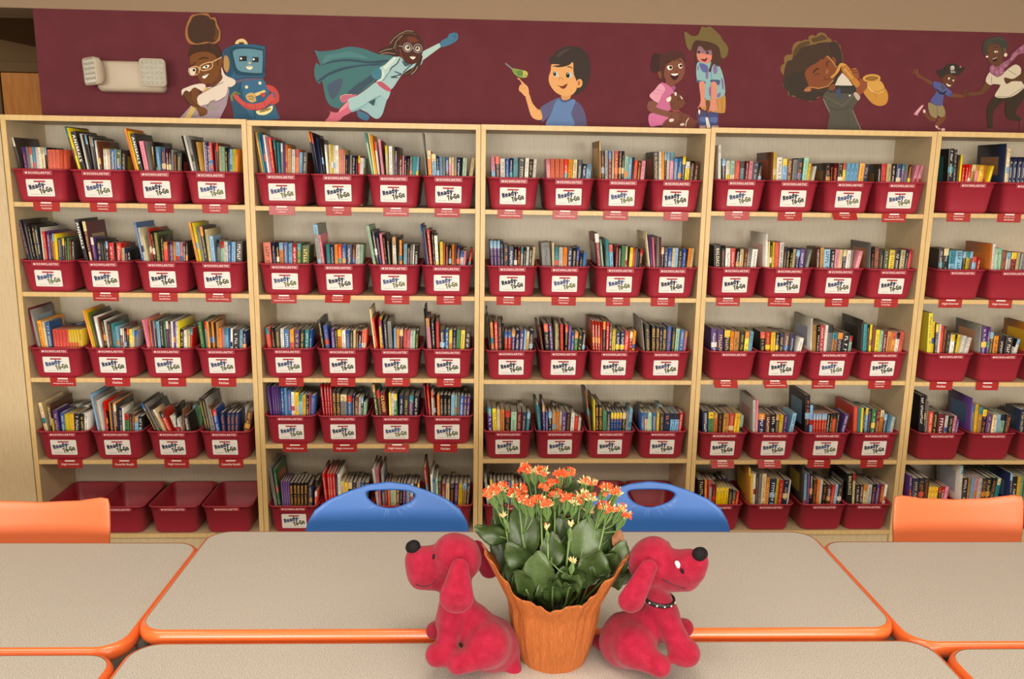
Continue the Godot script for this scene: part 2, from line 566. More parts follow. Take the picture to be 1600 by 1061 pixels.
func frieze() -> void:
	var figures := {}
	figures["painted girl in glasses and white coat leaning back against a blue robot"] = [0.77, 1.83, """
s 2f5e7d 11 150 60 179 136 185 155 172 176 126 189 94 204 47 199 21 34 18 24 58 9 104
s 2a526c 11 150 55 168 62 124 74 59 101 20 34 18 17 67
s 35668a 62 169 145 180 163 154 166 130 76 109 64 133
s 5b5a73 34 176 79 188 146 189 141 181 79 174 36 164
s 1c3c52 -12 292 27 315 85 324 153 318 165 305 159 217 152 190 79 186 2 175 -4 215 -11 256
s 2f5c7c -10 292 29 313 85 322 151 316 162 305 156 218 151 193 79 189 3 178 -2 215 -9 256
s 254c66 -9 290 19 310 28 304 29 215 16 194 3 179 -2 215
s 1f4358 21 302 85 312 155 303 159 291 154 209 141 197 52 198 31 215
s 5d8a9c 33 295 85 304 145 298 152 291 147 218 137 208 66 211 43 225 35 257
l 23242f 55 273 86 275 85 254 54 253
l 23242f 109 271 135 271 134 251 108 250
c f4f2ea 62 264 4.3
c f4f2ea 114 262 4.3
c cfc37a 97 247 4.8
s e6dfc0 82 234 108 235 105 224 95 220 85 225
k1.9 2a4a58 82 234 96 232 108 235
s d7bf8b 41 321 48 335 68 343 84 337 92 321 67 324
l 4a3b22 57 329 77 329 77 322 56 322
s a98752 -6 272 8 270 14 247 10 219 0 208 -11 228
c dcd9b0 80 150 6.7
c dcd9b0 136 167 6.7
s b8463f 161 160 192 154 212 127 211 94 184 80 175 89 190 117 172 140
s c2504a 24 114 38 119 66 91 103 83 147 93 171 117 191 129 197 108 175 84 141 62 112 56 74 63 37 91
k1.9 8a332f 75 87 76 64
k1.9 8a332f 113 83 113 57
k1.9 8a332f 149 94 155 72
k2.4 8a332f 26 104 55 77 112 56 150 65 185 94
k8.6 6f7c43 46 123 29 128 15 111 18 95
l d9c27a 112 125 153 140 160 133 119 113
s b5433f 136 123 146 128 150 123 157 128 158 119 147 109
s c2a66a 76 117 100 128 119 116 121 97 99 88 80 99
k2.4 5d4420 83 110 100 115 110 106
k2.4 5d4420 87 99 100 106 106 97
k7.7 3b6488 191 129 194 112
k7.7 3b6488 119 111 122 95
s e3d99a 116 53 150 60 184 77 181 56 154 39 125 39
s 8c7a3f 131 54 174 68 171 58 135 48
k1.9 1d3d54 38 119 60 170
k2.4 1d3d54 107 59 110 22
l 9c8b9b -204 17 -159 64 -123 111 -69 149 -21 173 5 160 8 132 -6 76 -38 17
l c8ac64 -183 17 -154 64 -108 120 -88 148 -70 130 -85 107 -136 55 -157 18
s d8cdc0 -187 110 -187 133 -163 145 -139 154 -106 160 -88 153 -103 130 -126 141 -148 133 -155 126 -169 131 -179 124
s d8cdc0 -124 88 -126 101 -113 116 -69 140 -16 166 2 155 -4 122 -24 99 -73 79 -111 69
s d8cdc0 -83 146 -55 149 -23 177 -20 228 -5 196 32 179 33 160 9 148 -16 168 -60 140
k2.4 5a4d58 -111 69 -73 79 -34 94 -12 108
k2.4 5a4d58 -123 111 -69 142 -16 167
s 5e3a1e -181 119 -155 126 -147 101 -111 65 -88 56 -89 37 -118 27 -121 55 -158 78
s 6b4222 -148 133 -128 143 -115 120 -126 101 -127 78 -147 96
s 948b8b -154 29 -136 45 -122 39 -125 29 -147 22
s 948b8b -88 65 -72 89 -51 94 -63 75 -49 68 -35 75 -43 57 -65 51 -83 53
k1.9 4a4444 -88 65 -72 89 -51 94
k1.9 4a4444 -154 24 -125 29
s 6e4626 -128 60 -102 65 -86 51 -92 35 -118 28 -124 41
k1.9 3d2412 -118 29 -112 44
k1.9 3d2412 -105 30 -102 44
k2.4 3d2412 -182 114 -167 82 -126 55
s 5f3a1d -73 153 -49 177 -33 214 -19 196 -20 178 -55 149
s 70431f -147 262 -123 281 -76 288 -35 269 -22 242 -28 210 -49 172 -83 158 -106 167 -123 194 -140 221
s 3d2715 -154 266 -145 298 -121 317 -74 320 -37 319 -19 296 -18 269 -36 232 -37 264 -62 286 -113 285 -147 269
k1.9 2b1a0d -109 285 -93 315
k1.9 2b1a0d -66 289 -60 318
s 70431f -30 255 -16 265 -10 251 -18 233 -30 223
s 97683c -155 384 -133 427 -114 433 -82 438 -61 437 -52 422 -34 422 -26 396 -16 371 -17 346 -22 332 -45 319 -64 323 -88 318 -121 315 -146 319 -159 343
s 40291a -148 379 -134 407 -124 423 -96 432 -64 428 -55 418 -37 411 -33 387 -22 369 -26 346 -36 332 -50 324 -74 327 -93 323 -116 319 -134 326 -147 343
s 5a3a1c -38 382 -24 367 -27 345 -37 333 -45 341 -37 359
k4.3 2b170d -108 257 -93 263 -72 262
k3.4 2b170d -145 228 -133 235 -123 245
s d9cdbd -150 216 -133 222 -124 219 -130 196 -146 196
s efe6d8 -97 224 -81 234 -67 233 -79 221
c 1f120a -81 228 4.8
c 1f120a -132 213 5.3
K3.4 d4b485 -152 218 -119 228 -110 215 -118 198 -147 193
K3.4 d4b485 -105 231 -61 247 -55 230 -68 218 -99 212
k3.4 d4b485 -111 218 -105 224
k3.4 d4b485 -57 246 -16 267
s f3ece0 -99 189 -73 202 -79 190 -91 180
k2.9 2b170d -101 191 -85 194 -71 205
k2.4 4a2a12 -113 212 -117 198 -109 194
"""]
	figures["painted flying superhero girl in pale blue suit with a teal cape"] = [1.42, 1.83, """
s 3f6f72 -283 303 -265 300 -232 302 -194 308 -140 321 -82 315 -24 296 42 288 25 265 0 241 -25 216 -30 191 -68 158 -119 125 -140 108 -175 83 -192 70 -229 86 -245 122 -256 179 -268 170 -279 178 -288 214 -279 253 -262 243 -274 279
s 34485c -262 243 -208 264 -141 272 -58 265 17 273 9 261 -66 256 -141 263 -204 257
s 34485c -280 177 -234 211 -171 237 -83 251 0 257 -25 248 -83 245 -159 229 -226 204 -258 183
s 38505f -152 132 -118 165 -67 199 -29 228 -26 200 -68 166 -111 133
s 46566b -231 167 -172 193 -181 148 -212 107 -228 131
s 4b7d80 -250 251 -208 272 -141 280 -66 275 -83 287 -140 302 -190 293 -240 283
s b5667a -182 115 -174 124 -123 129 -115 125 -145 104 -174 94
k2.5 d8a38c -182 109 -180 121 -161 128 -132 129
s 3f6f8c -112 63 -93 60 -62 44 -71 23 -106 35
s 93b9bd -103 76 -52 106 -27 122 15 135 24 144 6 86 -7 49 -24 32 -45 36 -70 56
s 9cc0c2 -149 108 -111 125 -68 154 -30 181 -1 172 29 152 15 111 -10 127 -52 110 -86 84 -137 58 -150 75
s 7fa9b0 -137 63 -86 86 -52 110 -14 127 -27 118 -52 104 -95 72 -133 57
l 2f4f55 -65 99 -33 115 -41 83
k2.1 5e8990 -32 86 -35 110 -10 127
s c4677c -149 100 -147 75 -137 57 -171 38 -193 19 -245 18 -235 32 -224 53 -232 59 -196 54 -179 74
s d98a98 -183 70 -153 97 -151 83 -188 54
s 9bbcc0 -30 183 -1 192 -9 216 13 241 51 286 84 279 126 267 164 276 155 252 117 239 79 214 58 185 32 153 -1 168
s b35468 -28 183 -5 182 30 154 26 143 3 152 -18 167
l a9c6c4 164 308 235 344 244 330 159 268
s 3f7391 241 350 269 367 277 381 298 387 312 382 312 360 285 341 245 328
k2.1 2a546c 289 375 302 372 298 355 289 351
k2.1 2a546c 302 384 306 368
s aac7c5 -17 236 9 253 47 286 67 278 59 262 33 233 12 213 -5 188 -13 208
s c2d8d2 0 241 42 282 55 280 17 237
k4.2 22333d 70 278 59 258 36 241 29 231
k3.4 5e8990 33 233 16 209 -1 188
s c5d8d2 -19 236 0 228 4 208 -9 188 -30 183 -9 204
s 3f7a8c -50 215 -29 238 -8 232 -7 204 -17 192 -38 195
k2.1 2d5f70 -38 230 -30 212
k2.1 2d5f70 -25 234 -19 212
s 3a261c -24 296 -7 317 30 329 35 350 43 362 73 384 106 392 139 382 160 356 168 325 151 332 135 364 102 367 81 351 72 318 63 286 34 290 9 305 -12 295
s 3a261c 166 292 155 252 142 231 117 213 84 212 105 231 130 247 145 272
s 3d5f66 80 270 92 247 113 257
s 4c241b 70 350 85 365 110 371 139 368 160 348 168 325 164 300 151 272 126 257 101 259 80 278 64 306
s 6a3527 102 363 127 366 147 352 135 344 110 347
k1.7 b8a88a 31 337 47 358 73 378 102 390 127 388
k1.7 b8a88a -16 300 14 313 39 316
k1.7 b8a88a 45 318 56 346 81 370
k1.7 b8a88a -8 295 18 301 51 296
k2.1 b8a88a 117 215 134 229 145 248
k1.3 8a6c4a 51 338 60 330 51 318 59 306
k1.3 8a6c4a 60 358 85 377 118 383 139 374
k1.3 8a6c4a 92 214 113 223 130 239
k3.8 22333d 122 257 101 239 84 222
c d8c9b4 103 322 12.2
c d8c9b4 145 319 10.6
c 1a0e0a 105 324 6.8
c 1a0e0a 143 321 6.3
c f4f2ea 103 326 2.1
c f4f2ea 141 323 2.1
K3.4 8a9096 85 323 90 335 103 341 116 336 122 324 116 311 103 305 90 310
K3.4 8a9096 128 320 133 332 146 337 158 332 163 320 158 308 146 303 133 308
k3.4 8a9096 68 328 85 326
k3.4 8a9096 122 320 129 320
k3.4 7a4434 72 314 74 294 88 275
s efe5d5 113 287 136 287 128 276 118 279
k1.7 250f0a 111 289 126 285 139 289
k3.8 22333d 49 225 77 215
k3.8 22333d 77 215 33 202
k3.8 22333d 33 202 60 201
"""]
	figures["painted black-haired boy in blue shirt with a green bird on his finger"] = [2.14, 1.83, """
s 5b5a80 -54 88 -21 112 16 131 30 129 10 93 -12 60 -45 30 -44 55
s 57557a 94 119 119 106 139 70 147 33 142 17 87 16 79 61 83 94
s 5f7fae -25 14 -5 71 9 111 28 131 54 121 80 128 97 121 87 94 80 65 91 16
k6.7 4a4a70 30 127 41 119 54 118 75 127
s c9925a 37 147 72 148 73 132 54 123 37 129
s dba66b -119 141 -104 148 -88 109 -65 84 -56 83 -48 70 -45 43 -68 40 -91 54 -106 94
s dba66b -155 208 -148 210 -135 198 -123 187 -108 173 -104 144 -118 135 -136 151 -147 161 -144 179 -136 187 -144 201
k1.5 a86a3c -136 187 -132 178 -138 172 -136 162
k1.5 a86a3c -130 164 -119 173
k1.5 a86a3c -65 83 -54 77 -48 62
s 352c2b -19 282 -3 307 19 329 48 342 81 344 119 334 142 310 156 271 156 225 139 178 106 149 87 148 98 177 93 213 81 241 83 280
s d9a268 -8 270 28 269 80 279 85 234 97 206 101 177 91 155 69 141 39 142 8 157 -15 186 -21 214 -13 243
s 352c2b -19 282 8 314 48 336 86 323 102 270 92 227 84 241 81 280 65 268 35 259 6 259 26 270 -10 270
s 483c39 12 307 41 329 74 337 49 322 23 300
s d9a268 99 202 112 212 123 203 122 185 111 176 99 179
s b06a45 104 201 113 203 113 188 105 186
s b9c3c4 -1 238 10 240 21 226 16 217 3 222
s 211a18 -3 234 4 240 10 233 8 222 1 224
s b9c3c4 57 234 71 238 81 227 74 216 59 216
s 211a18 53 232 62 237 68 227 65 216 55 218
c f4f2ea 3 235 1.9
c f4f2ea 60 232 1.9
k3.4 2e2320 -3 260 7 264 17 263
k3.4 2e2320 58 260 67 261 77 255
k1.9 a86a3c 22 204 24 213 33 216 41 210 39 205
s 6b2a1e 26 180 41 180 59 191 53 176 40 170
k1.9 6b3a1e 17 183 38 179 60 192
k1.9 352c2b 133 310 138 324
k1.9 352c2b 137 307 146 314
s 7f9a4a -178 248 -158 247 -132 242 -115 237 -110 227 -116 214 -135 211 -157 218 -172 232
s b9b45c -132 240 -115 237 -110 227 -118 214 -129 217
s 5f7f45 -158 236 -135 240 -131 223 -150 218
k6 7d8088 -204 267 -176 246
c 3a2a20 -121 222 2.6
k1.1 4c5f30 -171 241 -161 234 -165 229
k1.1 4c5f30 -163 243 -152 235
"""]
	figures["painted pair of girls, one under a brim hat, with a brown puppy"] = [2.73, 1.83, """
s 4a2f25 -6 369 37 382 91 371 124 343 129 301 117 276 87 288 25 286 18 252 10 328
s 3f4a78 37 83 73 88 80 49 76 28 47 31
s 3f4a78 84 84 124 89 129 50 122 28 94 30
s 5668a0 47 62 74 64 75 45 53 47
s 5668a0 92 62 124 65 125 44 98 45
l d8d4cc 73 64 84 64 100 17 82 17
l a88e88 49 28 76 30 77 17 50 16
l a88e88 103 30 133 31 133 18 104 17
s b98a45 52 134 114 144 151 162 158 94 145 83 100 88 54 100
s 6d4a2e 70 131 88 131 93 88 78 83
k1.8 7d5c2a 119 140 127 89
k1.8 7d5c2a 139 149 145 87
s 86b0b4 23 286 52 291 105 292 129 263 146 213 151 162 119 143 70 139 58 186 27 219
s 7d6a9c 95 279 106 282 112 267 111 250 101 244 95 258
s 7d6a9c 131 229 143 213 145 183 138 187
s 7d6a9c 63 258 74 249 73 224 64 228
s 7d6a9c 118 161 133 168 132 153 121 147
s 7d6a9c 80 182 89 190 91 161 85 152
s 7d6a9c 26 274 30 278 32 261 27 257
s 5a6099 32 286 66 279 72 254 49 253
s 4a5578 27 217 61 213 62 203 28 208
s 4a5578 87 220 125 219 124 200 113 199 88 210
s cf8a78 37 206 62 205 66 135 74 105 62 111 54 102 47 109 36 100 48 134
s cf8a78 90 207 115 202 115 136 127 89 113 97 107 86 95 95 86 88 92 135
k1.8 9a5c50 88 203 92 135
k1.8 4f7a80 85 254 92 220
s d08472 17 349 34 355 66 341 85 334 84 304 70 287 43 291 24 303
s 8d6a78 17 353 48 354 84 342 84 322 49 327 18 328
c 2a1c22 28 332 5.3
c 2a1c22 65 330 5.3
s 6b2430 38 305 53 304 67 310 60 295 47 296
s 4a2f25 13 349 20 374 55 383 92 363 125 330 127 288 115 275 97 284 88 271 85 254 74 254 83 287 85 321 80 342 58 336 39 353 26 356 19 328 19 286 10 319
s 6f6038 -39 406 -31 412 -8 398 19 401 34 434 52 432 69 437 88 425 116 401 126 384 149 360 154 335 144 312 126 313 114 351 82 371 42 378 7 376 -9 338 -27 356
s a8975a 19 401 34 435 52 433 69 438 88 425 116 401 121 392 89 409 53 418 27 413 14 398 -8 397 -28 410 -8 405
s 3a2322 -174 253 -176 290 -167 320 -145 322 -131 308 -133 258 -154 245
s 4a2a26 -139 304 -118 325 -84 334 -48 331 -29 306 -32 272 -47 306 -73 305 -103 283 -119 254 -119 212 -131 228
s 9a5a86 -112 199 -86 204 -64 183 -84 166 -102 178
s 7a4a38 -108 216 -68 217 -72 191 -98 191
s 7a4a38 -119 254 -103 283 -73 301 -47 306 -32 281 -28 247 -42 217 -68 200 -94 204 -113 224
s 4a2a26 -133 270 -118 312 -83 326 -48 322 -51 308 -77 294 -90 296 -107 279 -117 250 -117 216 -129 228
s 7a4a38 -145 245 -132 249 -127 224 -135 222
s efe8dc -105 271 -87 275 -82 263 -93 256 -103 260
s efe8dc -58 278 -45 283 -40 268 -51 264
c 241510 -90 267 6.6
c 241510 -47 274 6.2
s 3a1018 -91 240 -70 238 -53 242 -60 221 -73 215 -84 223
s f0eae0 -87 240 -56 242 -65 234 -78 234
k3.1 2a1512 -107 283 -99 289 -89 292
k3.1 2a1512 -59 296 -46 294
k1.8 5a3026 -69 263 -64 251 -72 246
s bf6a94 -132 199 -108 199 -84 183 -70 162 -83 149 -84 89 -147 101 -140 131
s d89ab0 -176 147 -155 173 -132 199 -109 178 -125 148 -139 121
k1.3 b06a8c -163 160 -121 157
k1.3 b06a8c -151 175 -115 167
s c76f9c -170 75 -83 72 -81 33 -130 26 -168 23
s 7a5040 -177 126 -139 120 -143 101 -84 85 -66 81 -65 59 -101 63 -178 87
s 6b3f30 -83 157 -65 160 -48 158 -33 141 -17 133 -19 120 -31 103 -48 94 -39 86 2 69 30 48 45 66 44 87 49 92 51 70 35 40 14 16 -107 13 -104 46 -65 72 -80 98 -88 127
s 74483a -92 80 -57 81 -42 64 -59 42 -82 42
k1.8 4a2a20 -79 72 -68 46
k1.8 4a2a20 -29 73 -33 47 -49 30
s e8dcd0 -102 138 -83 147 -84 130 -97 125
s e8dcd0 -68 166 -59 162 -61 151 -67 153
s e8dcd0 -43 152 -31 139 -38 140
c 3a1f1a -20 131 4
c 3a1f1a -50 137 4
k4.4 9a4a52 -84 93 -62 87 -44 90
k3.1 e0d8cc -13 24 -10 45 -2 58
s d8ccc0 -84 53 -67 55 -68 44 -84 42
s d8ccc0 -36 34 -21 37 -20 28 -34 26
s e8dcd0 39 94 47 92 46 77 41 79
"""]
	figures["painted curly-haired boy in grey suit playing a golden saxophone"] = [3.35, 1.83, """
s 7d6238 -232 277 -227 289 -218 294 -220 319 -206 331 -190 332 -188 358 -180 377 -161 387 -151 386 -135 394 -121 393 -120 407 -105 413 -89 409 -83 419 -66 424 -48 418 -37 405 -23 399 -18 391 0 391 10 379 20 371 28 350 35 329 35 287 12 261 -27 183 -69 148 -95 139 -151 155 -188 163 -194 184 -213 197 -219 213 -214 239 -229 260
s 3f3127 -216 260 -211 290 -203 305 -186 311 -179 337 -162 350 -154 360 -119 370 -89 376 -67 383 -18 384 11 366 24 350 34 325 33 278 16 218 -18 183 -60 157 -114 143 -160 159 -199 193 -217 222
s 352c27 -218 220 -190 248 -146 262 -123 254 -105 199 -63 182 -35 179 -38 162 -61 161 -68 144 -95 141 -113 140 -128 151 -151 155 -165 163 -183 161 -191 180 -208 192
s 3a2d25 -26 382 0 387 23 358 34 320 33 270 27 244 19 227 6 227 9 286 -13 328
s 524026 -184 341 -160 375 -121 388 -115 376 -150 358 -174 324
s 524026 -108 397 -82 406 -61 415 -41 398 -72 389 -98 383
s 7d4628 -126 258 -105 284 -82 297 -61 314 -40 329 -19 323 9 286 13 265 5 235 -20 209 -55 193 -82 195 -100 199 -109 216
s 3f3127 -123 254 -120 275 -104 296 -86 295 -91 305 -69 305 -66 322 -52 314 -40 331 -63 339 -102 326 -131 292
s a86c42 -124 183 -105 201 -91 190 -99 180
s 7d4628 -11 324 2 321 8 299 -2 302
k4 b98a52 -33 328 -8 307 11 283
k3.6 b98a52 -96 199 -59 194 -19 205 2 229
k6.7 3a2416 -87 259 -82 269 -69 276
k4.4 3a2416 -34 291 -32 302 -24 306
k2.7 2a160c -80 248 -69 255 -61 253
k2.7 2a160c -30 285 -24 292
s 94603a -36 264 -26 275 -22 262 -31 253
k2.2 5a2c16 -39 243 -33 234 -40 230
k2.7 5a2c16 -36 234 -17 232 -5 241
s 7d4628 -17 201 7 214 14 193 -9 189
l cfc9ba 11 209 23 240 39 261 68 236 90 210 53 202
l 4f4d44 -39 153 -34 170 -16 191 19 184 105 182 126 161 100 113 116 70 144 22 -8 20 -1 81 -10 102 -26 123
s 33322f 16 206 35 208 103 206 107 186 83 175 38 176 -8 179 -16 187 14 184
k2.7 1f1f1e 17 205 58 203 103 207
s 3f4a70 14 187 36 195 38 176 50 159 40 154 24 176
k4.4 5f5d52 -29 162 13 141 52 123 95 164
k3.6 3f3e38 -2 115 26 105 62 110 88 125
k3.1 8a8274 -34 149 -16 119 -4 98
k3.1 8a8274 99 106 121 65 144 25
k2.2 3f3e38 79 99 88 30
s b9ada0 97 173 107 182 127 163 118 147
l d8d4c8 74 170 86 170 80 161
s bd8a3c 136 187 152 212 183 179 205 184 231 201 250 172 246 137 216 126 178 140
s c99a4a 147 217 178 228 209 231 230 206 228 184 201 177 173 187
k2.2 8a6328 182 187 205 184 231 199
k2.2 8a6328 195 175 198 162
s c9964a 130 240 144 253 170 258 198 254 209 241 198 227 169 222 142 227
s 8a6328 141 240 158 249 187 249 200 241 178 230 150 232
k2.7 e8c98a 155 208 173 189 189 181
s b57a35 33 274 49 295 74 275 94 250 120 220 122 208 108 198 78 228
s c69244 -12 243 7 261 18 290 30 301 49 297 55 291 32 287 24 269 12 252 -4 238
k2.2 7d5520 29 270 54 293
k1.8 7d5520 53 257 73 277
k1.8 7d5520 78 226 99 246
k1.8 e8c98a 46 278 86 237
s 8a4c30 104 194 120 212 113 237 132 233 155 208 133 177 120 173
s 8a5030 74 275 91 281 106 271 115 246 104 237 85 254
k2.2 5a2c16 76 273 101 274
k2.2 5a2c16 82 262 107 263
k2.2 c98a52 82 277 98 280
"""]
	figures["painted child in a pirate hat holding hands with a dancing woman"] = [3.97, 1.83, """
s 6b4226 -272 281 -259 279 -246 286 -239 261 -179 233 -177 217 -224 241 -247 250 -257 265
k3.5 6b4226 -269 281 -249 267
k3.5 6b4226 -275 270 -248 262
k3.5 6b4226 -249 286 -248 263
s 6b4226 -88 183 -39 182 -22 190 -16 178 -37 169 -91 170
s 6b4226 -207 111 -193 107 -171 87 -145 77 -148 66 -173 70 -201 95
s 6b4226 -130 83 -104 94 -102 75 -134 41 -144 45
s c98a98 -242 102 -216 132 -207 130 -226 98 -229 90 -243 92
k2.2 e8d8d4 -235 100 -211 130
s d8c0b8 -207 113 -198 114 -194 103 -203 101
s d8b8b0 -144 49 -130 43 -138 37
s d8b8b0 -115 35 -102 37 -99 27 -114 27
s c98a98 -134 37 -122 38 -120 32 -131 32
s 8c7f5c -184 145 -149 133 -123 136 -105 101 -117 84 -140 91 -143 79 -171 91 -185 124
k1.7 4f4632 -147 131 -140 92
s 4f5690 -176 233 -133 226 -114 210 -84 189 -95 168 -119 180 -123 138 -136 132 -178 150 -156 192 -177 217
k4.3 2f3460 -176 231 -176 217
k3.9 2f3460 -86 187 -96 170
s 23262f -160 204 -129 188 -112 197 -119 180 -141 182
s 4a4a52 -139 222 -122 209 -130 195
s 5d3722 -136 247 -120 263 -85 272 -72 256 -80 223 -96 208 -119 216 -132 230
s 5d3722 -141 251 -133 255 -133 238
s 2f2b26 -166 279 -140 286 -121 307 -81 308 -62 297 -37 294 -51 277 -73 258 -116 266 -136 251 -155 259
k1.7 1c1916 -140 280 -110 289 -51 279
c c9c2b4 -97 291 9.6
c 2f2b26 -101 290 2.2
c 2f2b26 -94 290 2.2
k2.2 c9c2b4 -104 278 -81 271
k2.2 c9c2b4 -101 270 -84 279
c b8646a -62 297 3.9
c efe8dc -107 247 4.8
c efe8dc -87 239 3.9
c 201008 -106 246 2.2
c 201008 -87 238 1.7
s efe8dc -116 228 -106 222 -93 220 -101 214 -112 218
k1.7 301810 -118 230 -105 221 -88 218
s 5f3d26 -18 191 35 196 57 234 85 230 71 201 42 181 -7 177
s 5d3722 -40 190 -28 201 -14 195 -10 180 -20 172 -34 178
k1.7 38200f -35 190 -22 193 -14 182
s 5f3e2a 47 383 68 395 114 384 122 351 113 318 88 305 60 321 47 350
s 5f3e2a 91 318 121 331 126 294 94 293
s 3c3a33 26 378 31 407 64 422 99 425 128 409 138 385 132 360 117 355 107 380 90 394 68 395 52 383 47 350 33 354
k1.7 5a564c 37 395 61 412 91 418 119 411
k1.7 5a564c 39 378 50 395 67 404
s 6b4630 119 376 128 378 132 362 123 360
c d8c8a8 132 350 7.8
s e8e0d0 79 363 89 366 97 361 86 358
s e8e0d0 44 341 52 345 56 340 49 337
c 20140c 89 362 2.6
k2.6 2a1f18 77 379 92 382
k2.6 2a1f18 45 356 56 358
s 3a1a16 74 332 95 340 95 326 82 320
k2.2 e8d8cc 76 331 94 338
s 33291f 105 176 142 169 190 178 237 212 242 179 208 111 239 86 231 75 180 83 160 114 157 160 109 113 114 39 96 39 79 117 86 146
s 5f3434 74 31 91 39 116 39 117 29
s 5f3434 237 35 235 77 247 73 244 44
s c9c0aa 56 242 74 280 112 260 152 294 181 311 205 299 210 279 207 254 228 229 230 212 186 178 133 170 105 180 124 223 90 226 77 224
s 54371f 139 256 176 251 201 266 227 287 233 246 177 241 156 230 144 236
k1.7 5a5240 149 288 191 268
k1.7 5a5240 81 259 85 230
k1.7 5a5240 89 228 126 225
k1.7 5a5240 112 176 168 175 228 216
s 8f5a72 67 299 73 305 79 308 94 299 107 302 116 312 131 323 143 329 155 340 158 354 170 365 181 375 193 386 212 395 217 362 202 357 189 352 177 340 170 331 154 315 147 302 134 294 134 277 129 269 117 260 104 257 85 266 75 272 67 284
c a8708a 81 293 7
c a8708a 101 276 7.8
c 7a4a60 93 270 5.2
c a8708a 117 289 7.4
c 7a4a60 108 293 4.8
c a8708a 135 306 6.5
c a8708a 160 336 6.1
c 7a4a60 153 323 5.2
c a8708a 175 355 6.1
c a8708a 199 378 7
c 7a4a60 187 367 5.2
c a8708a 80 280 4.3
c c08aa0 121 277 3.9
c c08aa0 168 346 3.5
"""]
	var n := 0
	for label in figures:
		var f: Array = figures[label]
		var st := mb()
		var z := 0.0006
		for line in f[2].split("\n", false):
			var w: PackedStringArray = line.split(" ", false)
			if w.size() < 4: continue
			var kind := w[0]
			var c0 := lin(w[1])
			var color := Color(c0.r * 1.12 + 0.012, c0.g * 1.12 + 0.012, c0.b * 1.12 + 0.012)
			var pts := PackedVector2Array()
			if kind == "c":
				var c := Vector2(w[2].to_float(), w[3].to_float())
				for k in 14:
					pts.append(c + Vector2.from_angle(TAU * k / 14) * w[4].to_float())
				patch(st, pts, z, color)
			else:
				for k in range(2, w.size() - 1, 2):
					pts.append(Vector2(w[k].to_float(), w[k + 1].to_float()))
				if kind == "s": patch(st, sm(pts), z, color)
				elif kind == "l": patch(st, pts, z, color)
				else:
					var half := kind.substr(1).to_float() / 2
					var polys: Array = Geometry2D.offset_polyline(pts, half, Geometry2D.JOIN_ROUND, Geometry2D.END_ROUND) if kind[0] == "k" else Geometry2D.offset_polyline(pts, half, Geometry2D.JOIN_ROUND, Geometry2D.END_JOINED)
					var solid: Array = polys.filter(func(p): return not Geometry2D.is_polygon_clockwise(p))
					if kind[0] == "K":
						ring_patch(st, pts, half, z, color)
					else:
						for p in solid: patch(st, p, z, color)
			z += 0.00008
		var o := build("wall_decal", st, M.mural)
		o.position = Vector3(f[0], f[1], WALL_Z)
		tag(o, label, "wall decal", "painted figures on the burgundy wall")
		n += 1


func patch(st: SurfaceTool, pts: PackedVector2Array, z: float, color: Color) -> void:
	var polys: Array = [pts]
	if Geometry2D.triangulate_polygon(pts).is_empty():
		polys = Geometry2D.offset_polygon(pts, 0.3).filter(func(p): return not Geometry2D.is_polygon_clockwise(p))
	st.set_color(color)
	for p in polys:
		var ix := Geometry2D.triangulate_polygon(p)
		for k in range(0, ix.size(), 3):
			var a: Vector2 = p[ix[k]]
			var b: Vector2 = p[ix[k + 1]]
			var c: Vector2 = p[ix[k + 2]]
			if (b - a).cross(c - a) < 0:
				var s := b
				b = c
				c = s
			tri(st, Vector3(a.x / 1000, a.y / 1000, z), Vector3(b.x / 1000, b.y / 1000, z), Vector3(c.x / 1000, c.y / 1000, z))


func ring_patch(st: SurfaceTool, pts: PackedVector2Array, half: float, z: float, color: Color) -> void:
	st.set_color(color)
	var c := sm(pts, 3)
	var n := c.size()
	var nor := PackedVector2Array()
	for i in n:
		nor.append((c[(i + 1) % n] - c[(i - 1 + n) % n]).orthogonal().normalized() * half)
	for i in n:
		var j := (i + 1) % n
		var q := [c[i] - nor[i], c[j] - nor[j], c[j] + nor[j], c[i] + nor[i]]
		if area_of(PackedVector2Array(q)) < 0: q.reverse()
		quad(st, Vector3(q[0].x / 1000, q[0].y / 1000, z), Vector3(q[1].x / 1000, q[1].y / 1000, z), Vector3(q[2].x / 1000, q[2].y / 1000, z), Vector3(q[3].x / 1000, q[3].y / 1000, z))


